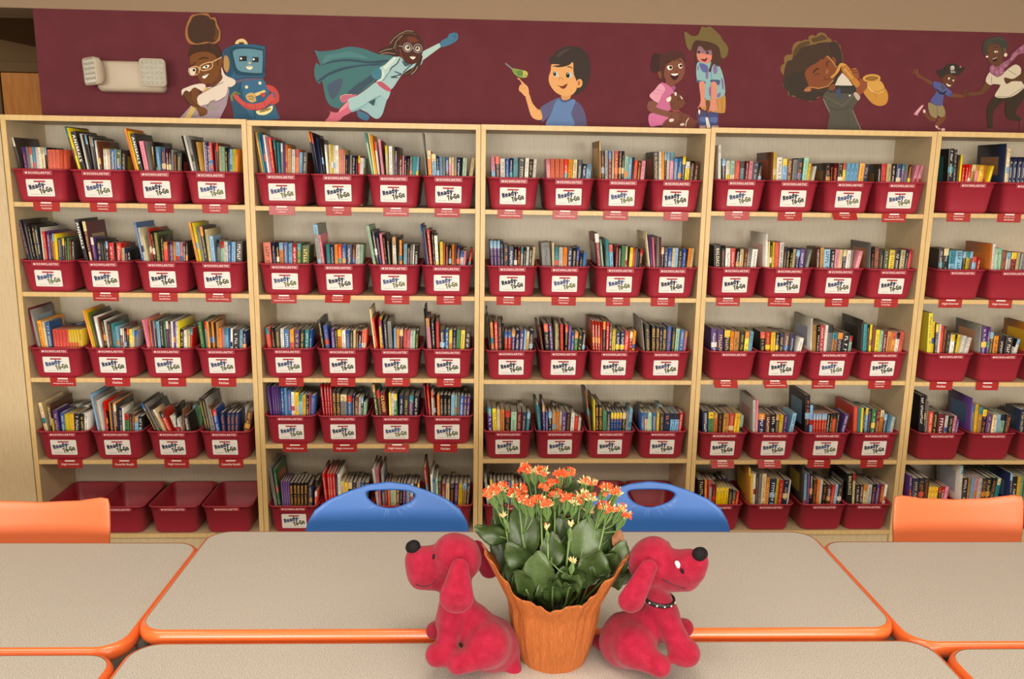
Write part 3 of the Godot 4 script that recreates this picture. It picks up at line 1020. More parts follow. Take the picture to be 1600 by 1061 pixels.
# ---------------------------------------------------------------- bookcases
func bookcase(u: int) -> void:
	var w: float = X0[u + 1] - X0[u]
	var top: float = TOP[u]
	var d := 0.306
	var t := thing("bookcase", "%s of the five tall open maple bookcases along the burgundy wall" % UNITS[u], "bookcase", Vector3(X0[u] + w / 2, 0, -d / 2), 0, "maple bookcases")
	var x := w / 2 - 0.0008
	var f := d / 2
	for s in [-1, 1]:
		var st := mb()
		var a: float = minf(s * x, s * (x - 0.019))
		slab(st, Vector3(a, 0, -f), Vector3(a + 0.019, top - 0.0205, f - 0.002))
		build("side_panel", st, M.maple, t)
		st = mb()
		slab(st, Vector3(a, 0, f - 0.002), Vector3(a + 0.019, top - 0.0205, f), 0.0007)
		build("edge_band", st, M.maple_edge, t)
	var st := mb()
	slab(st, Vector3(-x, top - 0.0205, -f), Vector3(x, top, f - 0.002))
	var tp := build("top_panel", st, M.maple, t)
	st = mb()
	slab(st, Vector3(-x, top - 0.0205, f - 0.002), Vector3(x, top, f), 0.0007)
	build("edge_band", st, M.maple_edge, tp)
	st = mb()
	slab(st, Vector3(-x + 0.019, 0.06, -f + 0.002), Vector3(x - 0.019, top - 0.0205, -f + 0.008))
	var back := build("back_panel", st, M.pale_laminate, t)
	for y in DECK[u]:
		st = mb()
		slab(st, Vector3(-x + 0.019, y - 0.018, -f + 0.008), Vector3(x - 0.019, y, f - 0.004))
		var sh := build("shelf", st, M.maple, t)
		st = mb()
		slab(st, Vector3(-x + 0.0192, y - 0.018, f - 0.004), Vector3(x - 0.0192, y, f - 0.002), 0.0007)
		build("edge_band", st, M.maple_edge, sh)
	st = mb()
	slab(st, Vector3(-x + 0.019, 0, f - 0.03), Vector3(x - 0.019, DECK[u][4] - 0.018, f - 0.012))
	build("kick_plate", st, M.maple, t)
	# fixing caps on the back panel
	for sx in [-0.18, 0.22]:
		st = mb()
		var ring := PackedVector3Array()
		var ring2 := PackedVector3Array()
		for k in 12:
			var c := Vector2.from_angle(TAU * k / 12)
			ring.append(Vector3(sx + c.x * 0.007, top - 0.12 + c.y * 0.007, -f + 0.008))
			ring2.append(Vector3(sx + c.x * 0.006, top - 0.12 + c.y * 0.006, -f + 0.0095))
		loft(st, [ring, ring2], false, true)
		build("screw_cap", st, M.maple, back)


# ---------------------------------------------------------------- bins
func bin_shell() -> ArrayMesh:
	var st := mb(0)
	var ring := func(w: float, d: float, r: float, y: float) -> PackedVector3Array: return level(rrect(w, d, r, 5), y)
	var rings := [
		ring.call(0.152, 0.238, 0.020, 0.0), ring.call(0.164, 0.248, 0.024, 0.0025), ring.call(0.172, 0.254, 0.025, 0.0075), ring.call(0.1785, 0.258, 0.026, 0.016),
		ring.call(0.1965, 0.278, 0.026, 0.104), ring.call(0.2015, 0.2815, 0.027, 0.1055), ring.call(0.203, 0.283, 0.027, 0.1225),
		ring.call(0.2095, 0.2925, 0.028, 0.1215), ring.call(0.2125, 0.2955, 0.029, 0.1245), ring.call(0.2115, 0.2945, 0.029, 0.1275),
		ring.call(0.204, 0.287, 0.027, 0.1285), ring.call(0.199, 0.282, 0.026, 0.126), ring.call(0.1735, 0.2535, 0.024, 0.012), ring.call(0.162, 0.241, 0.019, 0.0042)]
	loft(st, rings, true, true)
	return done(st)


func bins_and_books() -> void:
	var shell := bin_shell()
	# name plate on the rim
	var st := mb()
	var plate_w := 0.112
	var rings: Array = []
	for s in [[0.0, 0.0], [0.0022, 0.0], [0.003, -0.0008]]:
		var r := PackedVector3Array()
		for p in rrect(plate_w + 2 * s[1], 0.0205 + 2 * s[1], 0.0035, 3):
			r.append(Vector3(p.x, p.y, s[0]))
		r.reverse()
		rings.append(r)
	loft(st, rings, false, true)
	var plate := done(st)
	st = mb()
	put_letters(st, letters("SCHOLASTIC", 0.085, 0.0082), Transform3D(Basis(), Vector3(0.0065, 0, 0)), lin("f0dcd8"))
	# a small open-book mark in front of the word
	st.set_color(lin("f0dcd8"))
	quad(st, Vector3(-0.0475, -0.003, 0), Vector3(-0.0435, -0.0037, 0), Vector3(-0.0435, 0.0027, 0), Vector3(-0.0475, 0.0036, 0))
	quad(st, Vector3(-0.0432, -0.0037, 0), Vector3(-0.0392, -0.003, 0), Vector3(-0.0392, 0.0036, 0), Vector3(-0.0432, 0.0027, 0))
	var plate_text := done(st)
	# white card
	st = mb()
	rings = []
	for z in [0.0, 0.0007]:
		var r := PackedVector3Array()
		for p in rrect(0.103, 0.066, 0.004, 4):
			r.append(Vector3(p.x, p.y, z))
		r.reverse()
		rings.append(r)
	loft(st, rings, false, true)
	var card := done(st)
	st = mb()
	flat_rect(st, -0.022, 0.0215, 0.022, 0.0275, 0.0009, lin("a8242c"))
	for s in [["Ready-", 0.063, 0.0255, -0.0105, 0.0058, "27457d"], ["To-Go", 0.048, 0.0195, 0.0192, -0.0082, "62702f"]]:
		var lm := letters(s[0], s[1], s[2])
		for o in [[0.0013, -0.0012, "a9adb8", 0.0009], [-0.0008, 0, s[5], 0.0011], [0.0008, 0, s[5], 0.0011], [0, 0.0006, s[5], 0.0011], [0, -0.0006, s[5], 0.0011]]:
			put_letters(st, lm, Transform3D(Basis(Vector3(0, 0, 1), 0.24), Vector3(s[3] + o[0], s[4] + o[1], o[3])), lin(o[2]))
	flat_rect(st, -0.040, -0.0255, -0.008, -0.0243, 0.0009, lin("8c8f94"))
	flat_rect(st, 0.000, -0.0255, 0.040, -0.0243, 0.0009, lin("8c8f94"))
	var card_print := done(st)
	var slope := 0.111
	var fp := mb()
	shelf_mass = mb()
	pages_mass = mb()
	var rows := {}
	rows[0] = """
0|0.127|1|d6.9:243:6 v11.6:205:0 e9.2:205:0 w9.2:205:0 l9.2:205:0 w6.9:205:0 w9.2:205:0 c13.9:205:0 k6.9:205:0 s13.9:197:0 s13.9:197:0 s13.9:197:0 s11.6:197:0 s11.6:197:0|0
1|0.347|1|h5.5:291:9 y5.5:286:9 K16.4:271:9:A w5.5:261:6 d7.3:258:6 k7.3:256:6 e5.5:251:5 d5.5:246:5 w5.5:235:4 h5.5:233:4 w14.6:202:0 c7.3:202:0 B16.4:202:0 l3.7:202:0 Q18.3:200:0 d11:200:0|0
2|0.567|1|O8.1:287:8 y4.9:277:8 K14.6:266:8:A P16.2:236:6 e8.1:233:5 k6.5:233:0 y8.1:215:4 l9.7:215:3 N14.6:210:0 i8.1:205:0 k8.1:205:0 e8.1:205:0 d9.7:195:0 K17.9:192:0|0
3|0.781|1|k4.7:262:8 w6.3:264:8 e7.9:262:7 d6.3:246:6 a7.9:236:4 w3.1:236:0 v7.9:234:0 n9.4:234:0 R14.2:234:2 i6.3:234:0 h6.3:234:0 c7.9:221:0 m12.6:218:0 k9.4:216:0 n6.3:216:0 l9.4:211:0 y12.6:211:0 o4.7:211:0|0
"""
	rows[1] = """
0|0.127|1|N10:279:5 d6.7:279:4 k8.3:264:3 d8.3:258:2 K10:253:2 w5:248:0 R11.7:233:1 v10:233:0 k8.3:227:0 o8.3:225:0 y6.7:222:0 N15:207:0 k8.3:207:0 d8.3:207:0 g6.7:207:0 h8.3:204:0 d10:202:0|0.4
1|0.346|1|K13.6:285:6:A I12.1:275:4 v10.6:212:3 n13.6:207:0 d7.5:204:0 d7.5:204:0 k9:197:0 R19.6:191:0 k6:191:0 r16.6:191:0 c10.6:171:0 n12.1:171:0 k9:165:0|0.4
2|0.57|1|B8:275:5 w8:254:5 c6.4:249:5 r6.4:249:0 e8:239:4 k9.6:239:3 Q12.8:233:3 d8:223:0 s14.4:197:0 k4.8:197:0 v12.8:197:0 o8:197:0 L16:197:0 p9.6:197:0 h9.6:192:0 k8:202:0|0.4
3|0.785|1|O9.5:278:6 y7.9:276:6 e7.9:262:5 D11.1:260:5 c9.5:249:4 L14.3:223:3 e11.1:208:0 m12.7:202:0 w12.7:200:0 b11.1:200:0 l14.3:200:0 D25.4:202:0|0.4
"""
	rows[2] = """
0|0.127|1|i7:278:5 e7:272:5 O14:225:3 c8.7:222:3 B15.7:220:2 s10.5:190:0 s10.5:190:0 s10.5:190:0 s10.5:190:0 s10.5:190:0 y8.7:190:0 y8.7:190:0 y8.7:190:0 y8.7:190:0 y10.5:190:0|0.9
1|0.349|1|o5.6:273:7 y5.6:268:7 q7:262:6 d5.6:252:6 w7:246:6 h7:241:5 k8.4:236:4 w5.6:230:4 d11.2:225:3 t11.2:215:3 l11.2:204:2 i8.4:196:0 w4.2:196:0 k8.4:196:0 n8.4:196:0 y9.8:193:0 c7:193:0 e14:188:0|0.9
2|0.568|1|p7.9:234:4 o4.8:231:0 v6.3:228:0 a4.8:228:0 n4.8:228:0 l11.1:226:0 K12.7:226:0 g7.9:226:0 v9.5:226:0 d7.9:226:0 w7.9:226:0 v6.3:226:0 w9.5:226:0 y4.8:226:0 k14.3:194:0 w9.5:191:0 c12.7:191:0 r9.5:199:0|0.9
3|0.785|1|G13.9:226:2 e7:226:0 o8.7:226:0 d7:226:0 o7:226:0 k7:223:0 a7:223:0 o10.5:199:0 p10.5:199:0 l13.9:199:0 b7:199:0 w7:199:0 K24.4:194:0 l12.2:194:0 n13.9:189:0|0.9
"""
	rows[3] = """
0|0.127|1|C13.1:233:5 H11.3:228:0 y9.4:217:4 V18.8:201:2 b15:190:0 y9.4:185:0 y9.4:185:0 y11.3:185:0 K22.5:185:0 k15:185:0 w15:190:0|0.8
1|0.343|1|l6.9:271:4 e6.9:258:4 w8.7:244:4 r6.9:239:0 k8.7:233:3 a6.9:233:0 n6.9:233:0 o6.9:233:0 d10.4:228:2 n12.1:212:0 w6.9:212:0 G17.3:185:0 d8.7:185:0 h10.4:185:0 l12.1:174:0 k15.6:174:0|0.8
2|0.569|1|d8.5:250:20 e8.5:245:20 d10.2:231:20 c8.5:218:21 k6.8:218:0 R17:207:21 h6.8:207:0 w11.9:185:20 w11.9:185:20 D18.7:180:12|0.8
3|0.783|1|d8.3:256:6 d8.3:256:6 e8.3:253:6 h10:223:7 B16.6:207:7 n13.3:191:4 n13.3:191:0 n13.3:191:0 n13.3:191:0 H23.3:202:-10|0.8
"""
	rows[4] = """
0|0.127|0||0
1|0.329|0||0
2|0.553|0||0
3|0.773|0||0
"""
	rows[10] = """
0|1.052|1|h5.1:288:5 y6.8:283:5 t5.1:278:5 b5.1:273:4 w6.8:270:4 p8.5:265:4 R10.2:260:4 d6.8:252:3 t5.1:242:2 e6.8:239:0 v6.8:237:0 o6.8:234:0 A13.6:219:0 W13.6:216:0 O13.6:216:0 l11.9:206:0 D17:206:0|0
1|1.268|1|k6.3:289:6 n6.3:283:6 k4.7:278:5 n4.7:263:5 k6.3:260:4 w6.3:237:2 c7.9:237:0 y6.3:237:0 w6.3:234:0 W12.6:234:0 o7.9:221:0 p7.9:219:0 a4.7:219:0 n9.4:198:0 d6.3:198:0 e6.3:198:0 n12.6:196:0 k7.9:196:0 r6.3:196:0 w11:188:0|0
2|1.489|1|m5.1:289:6 c5.1:284:5 o5.1:279:5 w6.8:253:4 i5.1:253:0 P10.2:261:4 c8.5:237:1 W13.6:235:0 e6.8:235:0 v8.5:232:0 d5.1:232:0 h11.9:199:0 p5.1:199:0 n10.2:199:0 k8.5:199:0 e10.2:196:0 t13.6:196:0 l8.5:196:0|0
3|1.703|1|e3.8:292:2 O13.4:220:0 L17.2:207:0 n9.6:199:0 l11.5:199:0 e9.6:199:0 b11.5:196:0 p9.6:196:0 c7.6:196:0 e9.6:196:0 n13.4:196:0 k5.7:196:0 m9.6:194:0 w3.8:194:0 c13.4:196:-5|0
"""
	rows[11] = """
0|1.052|1|S28.7:203:0 n14.4:203:0 k10.3:203:0 o14.4:203:0 B16.4:203:0 l14.4:200:0 r14.4:200:0 G16.4:200:0 Q28.7:192:0|0.5
1|1.265|1|E17.4:277:2 P11.6:237:4 t13.6:198:0 n15.5:198:0 o11.6:198:0 s13.6:198:0 b15.5:198:0 N21.3:198:0 h11.6:198:0 w15.5:198:0 m9.7:198:0|0.5
2|1.487|1|M11.4:277:6 D9.7:256:5 n9.7:245:5 p8.1:245:4 k9.7:240:4 d8.1:230:3 y6.5:230:0 W13:230:2 d6.5:230:0 O13:219:2 l13:203:0 k9.7:203:0 e9.7:201:0 w4.9:201:0 d14.6:201:0|0.5
3|1.698|1|v6.6:283:4 e6.6:272:4 R11.5:262:3 k8.2:251:2 W11.5:238:2 y11.5:214:0 s6.6:209:0 d13.1:203:0 k9.9:203:0 o9.9:203:0 h6.6:203:0 n13.1:203:0 w13.1:177:0 p6.6:177:0 r9.9:188:-5|0.5
"""
	rows[12] = """
0|1.052|1|s12.7:200:2 k12.7:200:0 D19.1:197:0 w12.7:197:0 B21.2:194:0 o14.8:194:0 V21.2:192:0 K17:192:0 T17:192:0 b8.5:192:0|1
1|1.271|1|K12.1:232:4 B17.3:211:3 v13.9:197:0 k8.7:197:0 o15.6:194:0 w13.9:192:0 b15.6:192:0 d10.4:192:0 c8.7:192:0 h10.4:189:0 k10.4:189:0 s15.6:194:0|1
2|1.486|1|c5.2:281:3 R10.4:243:4 y6.9:243:0 V13.9:232:3 K13.9:232:2 E15.6:230:2 l10.4:200:0 o10.4:197:0 n13.9:197:0 s12.2:195:0 p12.2:192:0 w8.7:192:0 m8.7:192:0 d12.2:192:0|1
3|1.701|1|k6:284:1 P14:244:2 K12:233:1 R14:230:0 K20:200:0 b14:198:0 y12:195:0 n14:195:0 G16:195:0 Y16:195:0 D20:192:0|1
"""
	rows[13] = """
0|1.052|1|v7.3:235:2 v7.3:235:0 v7.3:235:0 v7.3:235:0 n7.3:235:0 B10.9:230:0 L10.9:230:0 B14.6:219:0 W12.8:213:0 Y14.6:211:0 l12.8:202:0 y12.8:200:0 n10.9:200:0 r5.5:200:0 b14.6:197:0|1
1|1.268|1|r8.4:246:1 r8.4:246:0 r8.4:246:0 r8.4:244:0 K14.7:219:0:M K14.7:219:0:M E25.3:203:0 B19:197:0 n8.4:197:0 h14.7:192:0 w8.4:192:0 k8.4:192:0 m10.5:170:0|1
2|1.487|1|Q10.9:247:3 D15.2:219:3 I19.6:211:4:C y6.5:211:0 w10.9:209:0 G17.4:206:2 N17.4:200:0 D19.6:200:0 V17.4:200:0 K19.6:198:0|1
3|1.7|1|i5.9:253:3 r7.9:242:2 w7.9:220:0 k11.9:203:2 o9.9:203:0 k13.9:203:0 k13.9:203:0 k13.9:201:0 l13.9:203:0 m7.9:203:0 e9.9:203:0 b13.9:198:0 v11.9:195:0 v11.9:195:0|1
"""
	rows[14] = """
0|1.052|1|E13:282:4 G9.3:271:3 v7.4:216:0 v7.4:216:0 v7.4:216:0 v7.4:216:0 K13:210:0:M K13:210:0:M K13:210:0:M K13:210:0:M K13:210:0:M D14.9:199:0 n11.1:199:4 s9.3:171:0|1
1|1.269|1|r8.9:250:2 r8.9:250:0 r8.9:250:0 r8.9:250:0 n7.1:250:0 w8.9:250:0 c14.3:216:0 y14.3:211:0 k16:211:0 n14.3:211:0 e16:211:0 b12.5:211:0 d17.8:211:0|1
2|1.485|1|w8.7:272:3 p8.7:267:3 e8.7:267:0 i10.4:205:0 r10.4:205:0 m10.4:205:0 c10.4:205:0 h13.9:205:0 k10.4:205:0 v12.2:205:0 b17.4:205:0 w10.4:205:0 k13.9:205:0 s8.7:205:0|1
3|1.703|1|r9.7:278:3 w7.7:245:0 b7.7:228:0 m9.7:228:0 k11.6:217:0 i15.5:206:0 c15.5:206:0 k17.4:206:0 v15.5:206:0 y15.5:206:0 a15.5:206:0 d13.5:206:0|1
"""
	rows[20] = """
0|1.961|1|p14.1:204:0 K16.5:204:0 W18.9:196:0 b14.1:196:0 n11.8:199:0 T18.9:199:0 K23.6:202:0 w14.1:199:0 d14.1:196:0 w11.8:196:0|0
1|2.182|1|p13.7:199:0 s16:199:0 s16:199:0 s16:199:0 s13.7:199:0 o16:197:0 c16:197:0 K18.3:197:0 n13.7:181:0 l18.3:181:0|0
2|2.397|1|a4:273:0 K12:234:0 E12:234:0 I14:234:0 c6:234:0 R16:234:0 K12:234:0 d8:234:0 M16:213:0 l12:210:0 d6:210:0 s12:197:0 h14:197:0 p14:197:0|0
3|2.615|1|D18.5:234:0 w10.3:234:0 o8.2:234:0 k8.2:234:0 w10.3:234:0 P12.3:231:0 B16.4:208:0 b14.4:210:0 n12.3:216:0 y16.4:197:0 k16.4:200:0 h14.4:197:0|0
"""
	rows[21] = """
0|1.961|1|v12.2:220:0 v12.2:220:0 v12.2:220:0 n10.1:220:0 K18.2:206:0 N20.3:198:0 k12.2:198:0 i12.2:196:0 w8.1:196:0 k10.1:196:0 w10.1:196:0 d10.1:196:0 c10.1:196:0|0.4
1|2.175|1|E34.9:215:2 c7.7:215:0 t15.5:199:0 w15.5:196:0 o15.5:196:0 N17.4:196:0 k13.6:196:0 b11.6:199:0 n11.6:177:0 b13.6:177:0|0.4
2|2.402|1|I16.1:255:4 m7.2:231:4 e9:231:0 t10.8:231:3 L14.3:210:3 i10.8:207:0 k10.8:207:0 g14.3:204:0 c7.2:204:0 k7.2:204:0 y12.5:199:0 r7.2:199:0 e7.2:194:0 k7.2:194:0 d10.8:194:0|0.4
3|2.615|1|c3.5:264:5 v7.1:253:4 p7.1:242:3 e7.1:242:0 i7.1:242:0 k10.6:202:0 N15.9:199:0 b14.1:199:0 c8.8:199:0 l12.4:199:0 d15.9:199:0 b14.1:196:0 k5.3:196:0 o12.4:199:0 c8.8:199:0|0.4
"""
	rows[22] = """
0|1.961|1|k5.5:277:2 O11.1:233:1 R12.9:233:0 D14.8:230:0 k7.4:230:0 r12.9:195:0 r12.9:195:0 v14.8:201:0 n14.8:201:0 V16.6:201:0 l7.4:201:0 a11.1:195:0 n14.8:201:0|0.8
1|2.18|1|h7.1:228:6 K17.8:228:3 V14.2:228:3 c8.9:228:0 K12.5:228:2 R12.5:228:2 k10.7:225:0 V12.5:223:0 b10.7:195:0 g14.2:195:0 K16:195:0 d10.7:195:0|0.8
2|2.391|1|r9.4:242:0 r9.4:242:0 r9.4:239:0 r7.5:239:0 K11.3:239:0 R11.3:237:0 H11.3:234:0 y13.2:207:0 N16.9:198:0 N16.9:198:0 S16.9:198:0 r13.2:198:0 o11.3:201:0|0.8
3|2.608|1|e4:251:4 D17.8:229:2 K15.8:223:0:M K13.9:223:0:M n9.9:218:0 K15.8:218:0:M B17.8:221:0 K13.9:218:0 M15.8:212:0 B17.8:207:0 p9.9:201:0|0.8
"""
	rows[23] = """
0|1.957|1|V18.1:214:0 Y15.5:209:0 c13:206:0 O15.5:206:0 K23.3:200:0 M23.3:195:0 I18.1:195:0 N18.1:192:0 t13:192:0|1
1|2.174|1|t10.4:226:3 v10.4:226:0 b10.4:195:0 k14.6:195:0 a14.6:195:0 o12.5:195:0 w8.4:195:0 V16.7:192:0 K16.7:192:0 w14.6:192:0 r14.6:176:0 w10.4:170:0|1
2|2.39|1|H8.2:293:5 y6.2:248:0 K12.3:226:0:M K14.4:226:0:M G16.5:198:0 n14.4:198:0 b10.3:193:0 b10.3:193:0 b10.3:193:0 b10.3:193:0 k14.4:193:0 e10.3:193:0 l12.3:209:0|1
3|2.611|1|b14.1:193:0 c11.8:193:0 m14.1:193:0 B18.9:193:0 y9.4:193:0 D18.9:190:0 N23.6:190:0 L16.5:190:0 L16.5:190:0 r14.1:193:0|1
"""
	rows[24] = """
0|1.957|0|w8.7:228:3 k10.9:223:0 e13.1:217:0 d15.2:217:0 w10.9:217:0 k15.2:217:0 b13.1:217:0 c10.9:217:0 k17.4:200:0 d15.2:200:0 r10.9:200:0 k13.1:200:0|0.6
1|2.176|0||0
2|2.398|0||0
3|2.615|0||0
"""
	rows[30] = """
0|2.878|1|W10.8:258:0 k15.2:205:0 w15.2:197:0 M17.3:197:0 R19.5:197:0 T17.3:197:0 i13:197:0 p15.2:197:0 N21.6:195:0 d13:192:0|0
1|3.094|1|h6.6:235:0 y11:232:0 W22.1:214:0 L17.7:208:0 H19.9:208:0 E17.7:206:0 K19.9:211:0 M17.7:214:0 y11:192:0 w8.8:182:-4|0
2|3.32|1|d17.3:195:0 k8.7:195:0 i17.3:195:0 K19.5:195:0 y10.8:195:0 l15.2:195:0 l15.2:195:0 l15.2:195:0 O19.5:195:0 N19.5:193:0|0
3|3.536|1|d13:193:0 R19.6:196:0 c17.4:196:0 d17.4:196:0 N19.6:196:0 v10.9:196:0 e13:193:0 i10.9:193:0 p13:193:-5 p13:193:-6|0
"""
	rows[31] = """
0|2.882|1|K28.7:208:0:B k14.4:208:0 W19.2:197:0 R19.2:197:0 k14.4:197:0 c14.4:194:0 h12:194:0 e14.4:194:0 W21.5:194:0|0.5
1|3.099|1|w7.7:259:0 c5.8:227:0 k7.7:224:0 y7.7:224:0 S17.3:224:0 W17.3:224:0 d11.5:202:0 n11.5:202:0 k9.6:200:0 c11.5:197:0 n15.4:194:0 V17.3:197:0 e9.6:197:-5|0.5
2|3.314|1|h11.5:205:0 A15.3:205:0 L24.9:197:0 d15.3:197:0 p15.3:197:0 c13.4:197:0 n13.4:197:0 w15.3:195:0 e7.7:195:0 p13.4:195:-7|0.5
3|3.536|1|e4.7:227:0 k14.1:206:0 H18.9:208:0 K16.5:198:0 Q18.9:198:0 Y21.2:198:0 K21.2:198:0 C18.9:198:0 n11.8:198:0 r11.8:200:0|0.5
"""
	rows[32] = """
0|2.892|0|V23.6:213:0 V25.9:205:0 K23.6:205:0 o14.1:199:0 A21.2:199:0 K18.9:199:0 Y16.5:199:0 l14.1:199:0|0.8
1|3.102|1|K19.9:199:0 R19.9:199:0 Y17.6:197:0 d13.2:197:0 N17.6:194:0 H22.1:194:0 N19.9:191:0 w17.6:175:-6|0.8
2|3.318|1|w7.9:258:0 A13.2:230:0 k10.5:230:0 R18.4:230:0 w10.5:230:0 E18.4:230:0 A21.1:197:0 N21.1:197:0 K26.3:197:0 m10.5:183:0|0.8
3|3.536|1|d6.2:253:0 T14.4:236:0 k10.3:233:0 y8.2:233:0 H12.3:225:0 Y16.4:211:0 m12.3:208:0 I14.4:208:0 A18.5:205:0 O16.4:200:0 w14.4:200:0 s14.4:203:0|0.8
"""
	rows[33] = """
0|2.875|1|N24.3:207:0 G21.9:201:0 o14.6:196:0 K19.4:196:0 A21.9:196:0 R21.9:196:0 Y21.9:196:0 m12.2:187:0|1
1|3.094|1|W11.9:255:0 p7.1:255:0 N28.6:196:0 H21.4:193:0 K19.1:193:0 d14.3:193:0 y14.3:191:0 V16.7:191:0 L16.7:199:-5|1
2|3.322|1|K20.8:278:0 L12.5:233:0 r10.4:196:0 r10.4:196:0 r10.4:196:0 r10.4:196:0 r10.4:196:0 d10.4:196:0 k8.3:196:0 S16.6:199:0 d8.3:199:0 V16.6:194:-7|1
3|3.536|1|S17.8:228:0 T11.8:225:0 y7.9:222:0 k7.9:222:0 l9.9:222:0 n11.8:216:0 G17.8:216:0 I15.8:211:0 O15.8:211:0 n13.8:194:0 l17.8:183:-6 w9.9:183:0|1
"""
	rows[34] = """
0|2.877|0|K27.1:219:0 o9:219:0 r6.8:219:0 w9:219:0 I18.1:201:0 y11.3:184:0 y11.3:184:0 y11.3:184:0 y13.5:184:0 k15.8:179:0 d13.5:173:0 r11.3:167:0|1
1|3.1|0|a6.6:276:0 y8.8:248:0 w8.8:248:0 D11:248:0 E11:248:0 C17.6:248:0 O13.2:230:0 N26.3:225:0 y8.8:225:0 R19.8:219:0 N19.8:219:0 w6.6:219:0|1
2|3.337|0|d6.9:277:0 L11.4:248:0 v9.2:248:0 K13.7:248:0 H16:219:0 o11.4:219:0 w9.2:219:0 K18.3:196:0 H18.3:196:0 r13.7:196:0 l11.4:196:0 D18.3:196:0|1
3|3.536|0|K25.6:248:0:B C10.7:248:0 D17.1:197:0 h12.8:197:0 C14.9:197:0 W19.2:197:0 N19.2:197:0 v12.8:197:0 R14.9:197:0 w10.7:197:0|1
"""
	rows[40] = """
0|3.83|0|K21.9:255:0 K11:252:0 d9.1:231:0 y7.3:231:0 r12.8:193:0 r12.8:193:0 r11:193:0 a16.4:193:0 p11:193:0 y14.6:191:0 o11:191:0 y9.1:191:-6|0
1|4.064|0|n6.1:279:0 c12.2:258:0 n15.2:226:0 n15.2:226:0 n15.2:226:0 n15.2:226:0 o9.1:204:0 k24.3:210:0 b24.3:204:0 w21.3:204:0|0
"""
	rows[41] = """
0|3.832|0|D18.1:206:0 K20.3:206:0 T24.8:198:0 L29.3:198:0 k13.5:195:0 y13.5:195:0 n11.3:195:0 l15.8:173:0 r11.3:171:0|0.5
1|4.052|0|o4.9:228:0 W12.2:228:0 M26.7:209:0 H19.4:201:0 w17:193:0 I21.9:193:0 c12.2:193:0 E24.3:190:0 P19.4:190:0|0.5
"""
	rows[42] = """
0|3.824|0|Y17.7:289:0 Y9.9:253:0 D11.8:242:0 w7.9:242:0 S11.8:236:0 H11.8:231:0 K15.8:203:0 w15.8:197:0 k7.9:197:0 y9.9:197:0 w13.8:192:-4 w13.8:186:-6|0.8
1|4.051|0|e5.1:242:0 V22.9:231:0 v10.2:231:0 D15.3:209:0 O20.4:192:0 K25.5:192:0 D30.6:192:0 w12.7:181:-6 k15.3:181:0|0.8
2|4.276|0|o16.3:243:0 k24.5:203:0 r19.1:203:0 w16.3:203:0 n21.8:203:0 d24.5:203:0 y16.3:203:0 l19.1:203:0|0.8
"""
	rows[43] = """
0|3.826|0|K18.7:279:0 D8.3:279:0 e8.3:251:0 S18.7:206:0 K18.7:206:0 I31.2:197:0 w12.5:188:0 K18.7:188:0 p12.5:188:0 v10.4:171:0|1
1|4.055|0|v5.1:268:0 e10.2:240:0 Y12.7:240:0 A15.3:229:0 K17.8:217:0 V22.9:194:0 C17.8:194:0 l15.3:194:0 M20.4:194:0 D20.4:194:0|1
2|4.279|0|n16.9:218:0 n16.9:218:0 n16.9:218:0 n16.9:218:0 c14.1:195:0 k22.6:195:0 w16.9:195:0 r19.8:195:0 d16.9:195:0|1
"""
	rows[44] = """
0|3.817|0|v11.6:237:0 n27.9:226:0 k23.2:226:0 d18.6:226:0 y11.6:185:0 y11.6:185:0 y11.6:185:0 k13.9:185:0 r13.9:185:0 p13.9:185:0|1
1|4.046|0|w9.4:284:0 k23.6:226:0 a11.8:226:0 l11.8:226:0 p14.1:226:0 w14.1:226:0 d16.5:226:0 k23.6:226:0 k18.9:226:0 t14.1:226:0|1
2|4.271|0|n11.8:250:0 k21.2:232:0 y11.8:232:0 m11.8:232:0 g11.8:232:0 d21.2:232:0 w14.1:232:0 e18.9:232:0 r16.5:232:0 k18.9:232:0|1
"""
	for key in rows:
		var u: int = key / 10
		var r: int = key % 10
		for line in rows[key].split("\n", false):
			var f: PackedStringArray = line.strip_edges().split("|")
			if f.size() < 4: continue
			var k := f[0].to_int()
			var has_card := f[2] == "1"
			var full := f[3].length() > 2
			var what := "red book bin with white card" if has_card else ("plain red book bin without card" if full else "empty red book bin")
			var at := Vector3(f[1].to_float(), DECK[u][r], -0.1355)
			var t := thing("book_bin", "%s, %s on %s of the %s bookcase" % [what, NTH[k], SHELF[r], UNITS[u]], "storage bin", at, (rng.randf() - 0.5) * 0.02, "red book bins on the shelves")
			obj("tub", shell, M.red_plastic, t)
			var p := obj("name_plate", plate, M.red_plastic, t)
			p.position = Vector3(0, 0.1135, 0.1418)
			p.rotation.x = 0.06
			var pt := obj("lettering", plate_text, M.ink, p)
			pt.position = Vector3(0, -0.0008, 0.0032)
			if has_card:
				var c := obj("card", card, M.card, t)
				c.position = Vector3(-0.0005 + (rng.randf() - 0.5) * 0.004, 0.0555, 0.1341)
				c.rotation = Vector3(slope, 0, (rng.randf() - 0.5) * 0.02)
				obj("print", card_print, M.ink, c)
			if full: fill_bin(u, r, k, at, f[3], f[4].to_float())
	var o := Node3D.new()
	o.name = "shelved_books"
	add_child(o)
	tag(o, "all the other paperbacks packed into the red bins on the shelves", "books", "", "stuff")
	var cm := build("covers", shelf_mass, M.book_cover, o)
	tag(cm, "", "", "", "stuff")
	var pm := build("page_blocks", pages_mass, M.book_pages, o)
	tag(pm, "", "", "", "stuff")


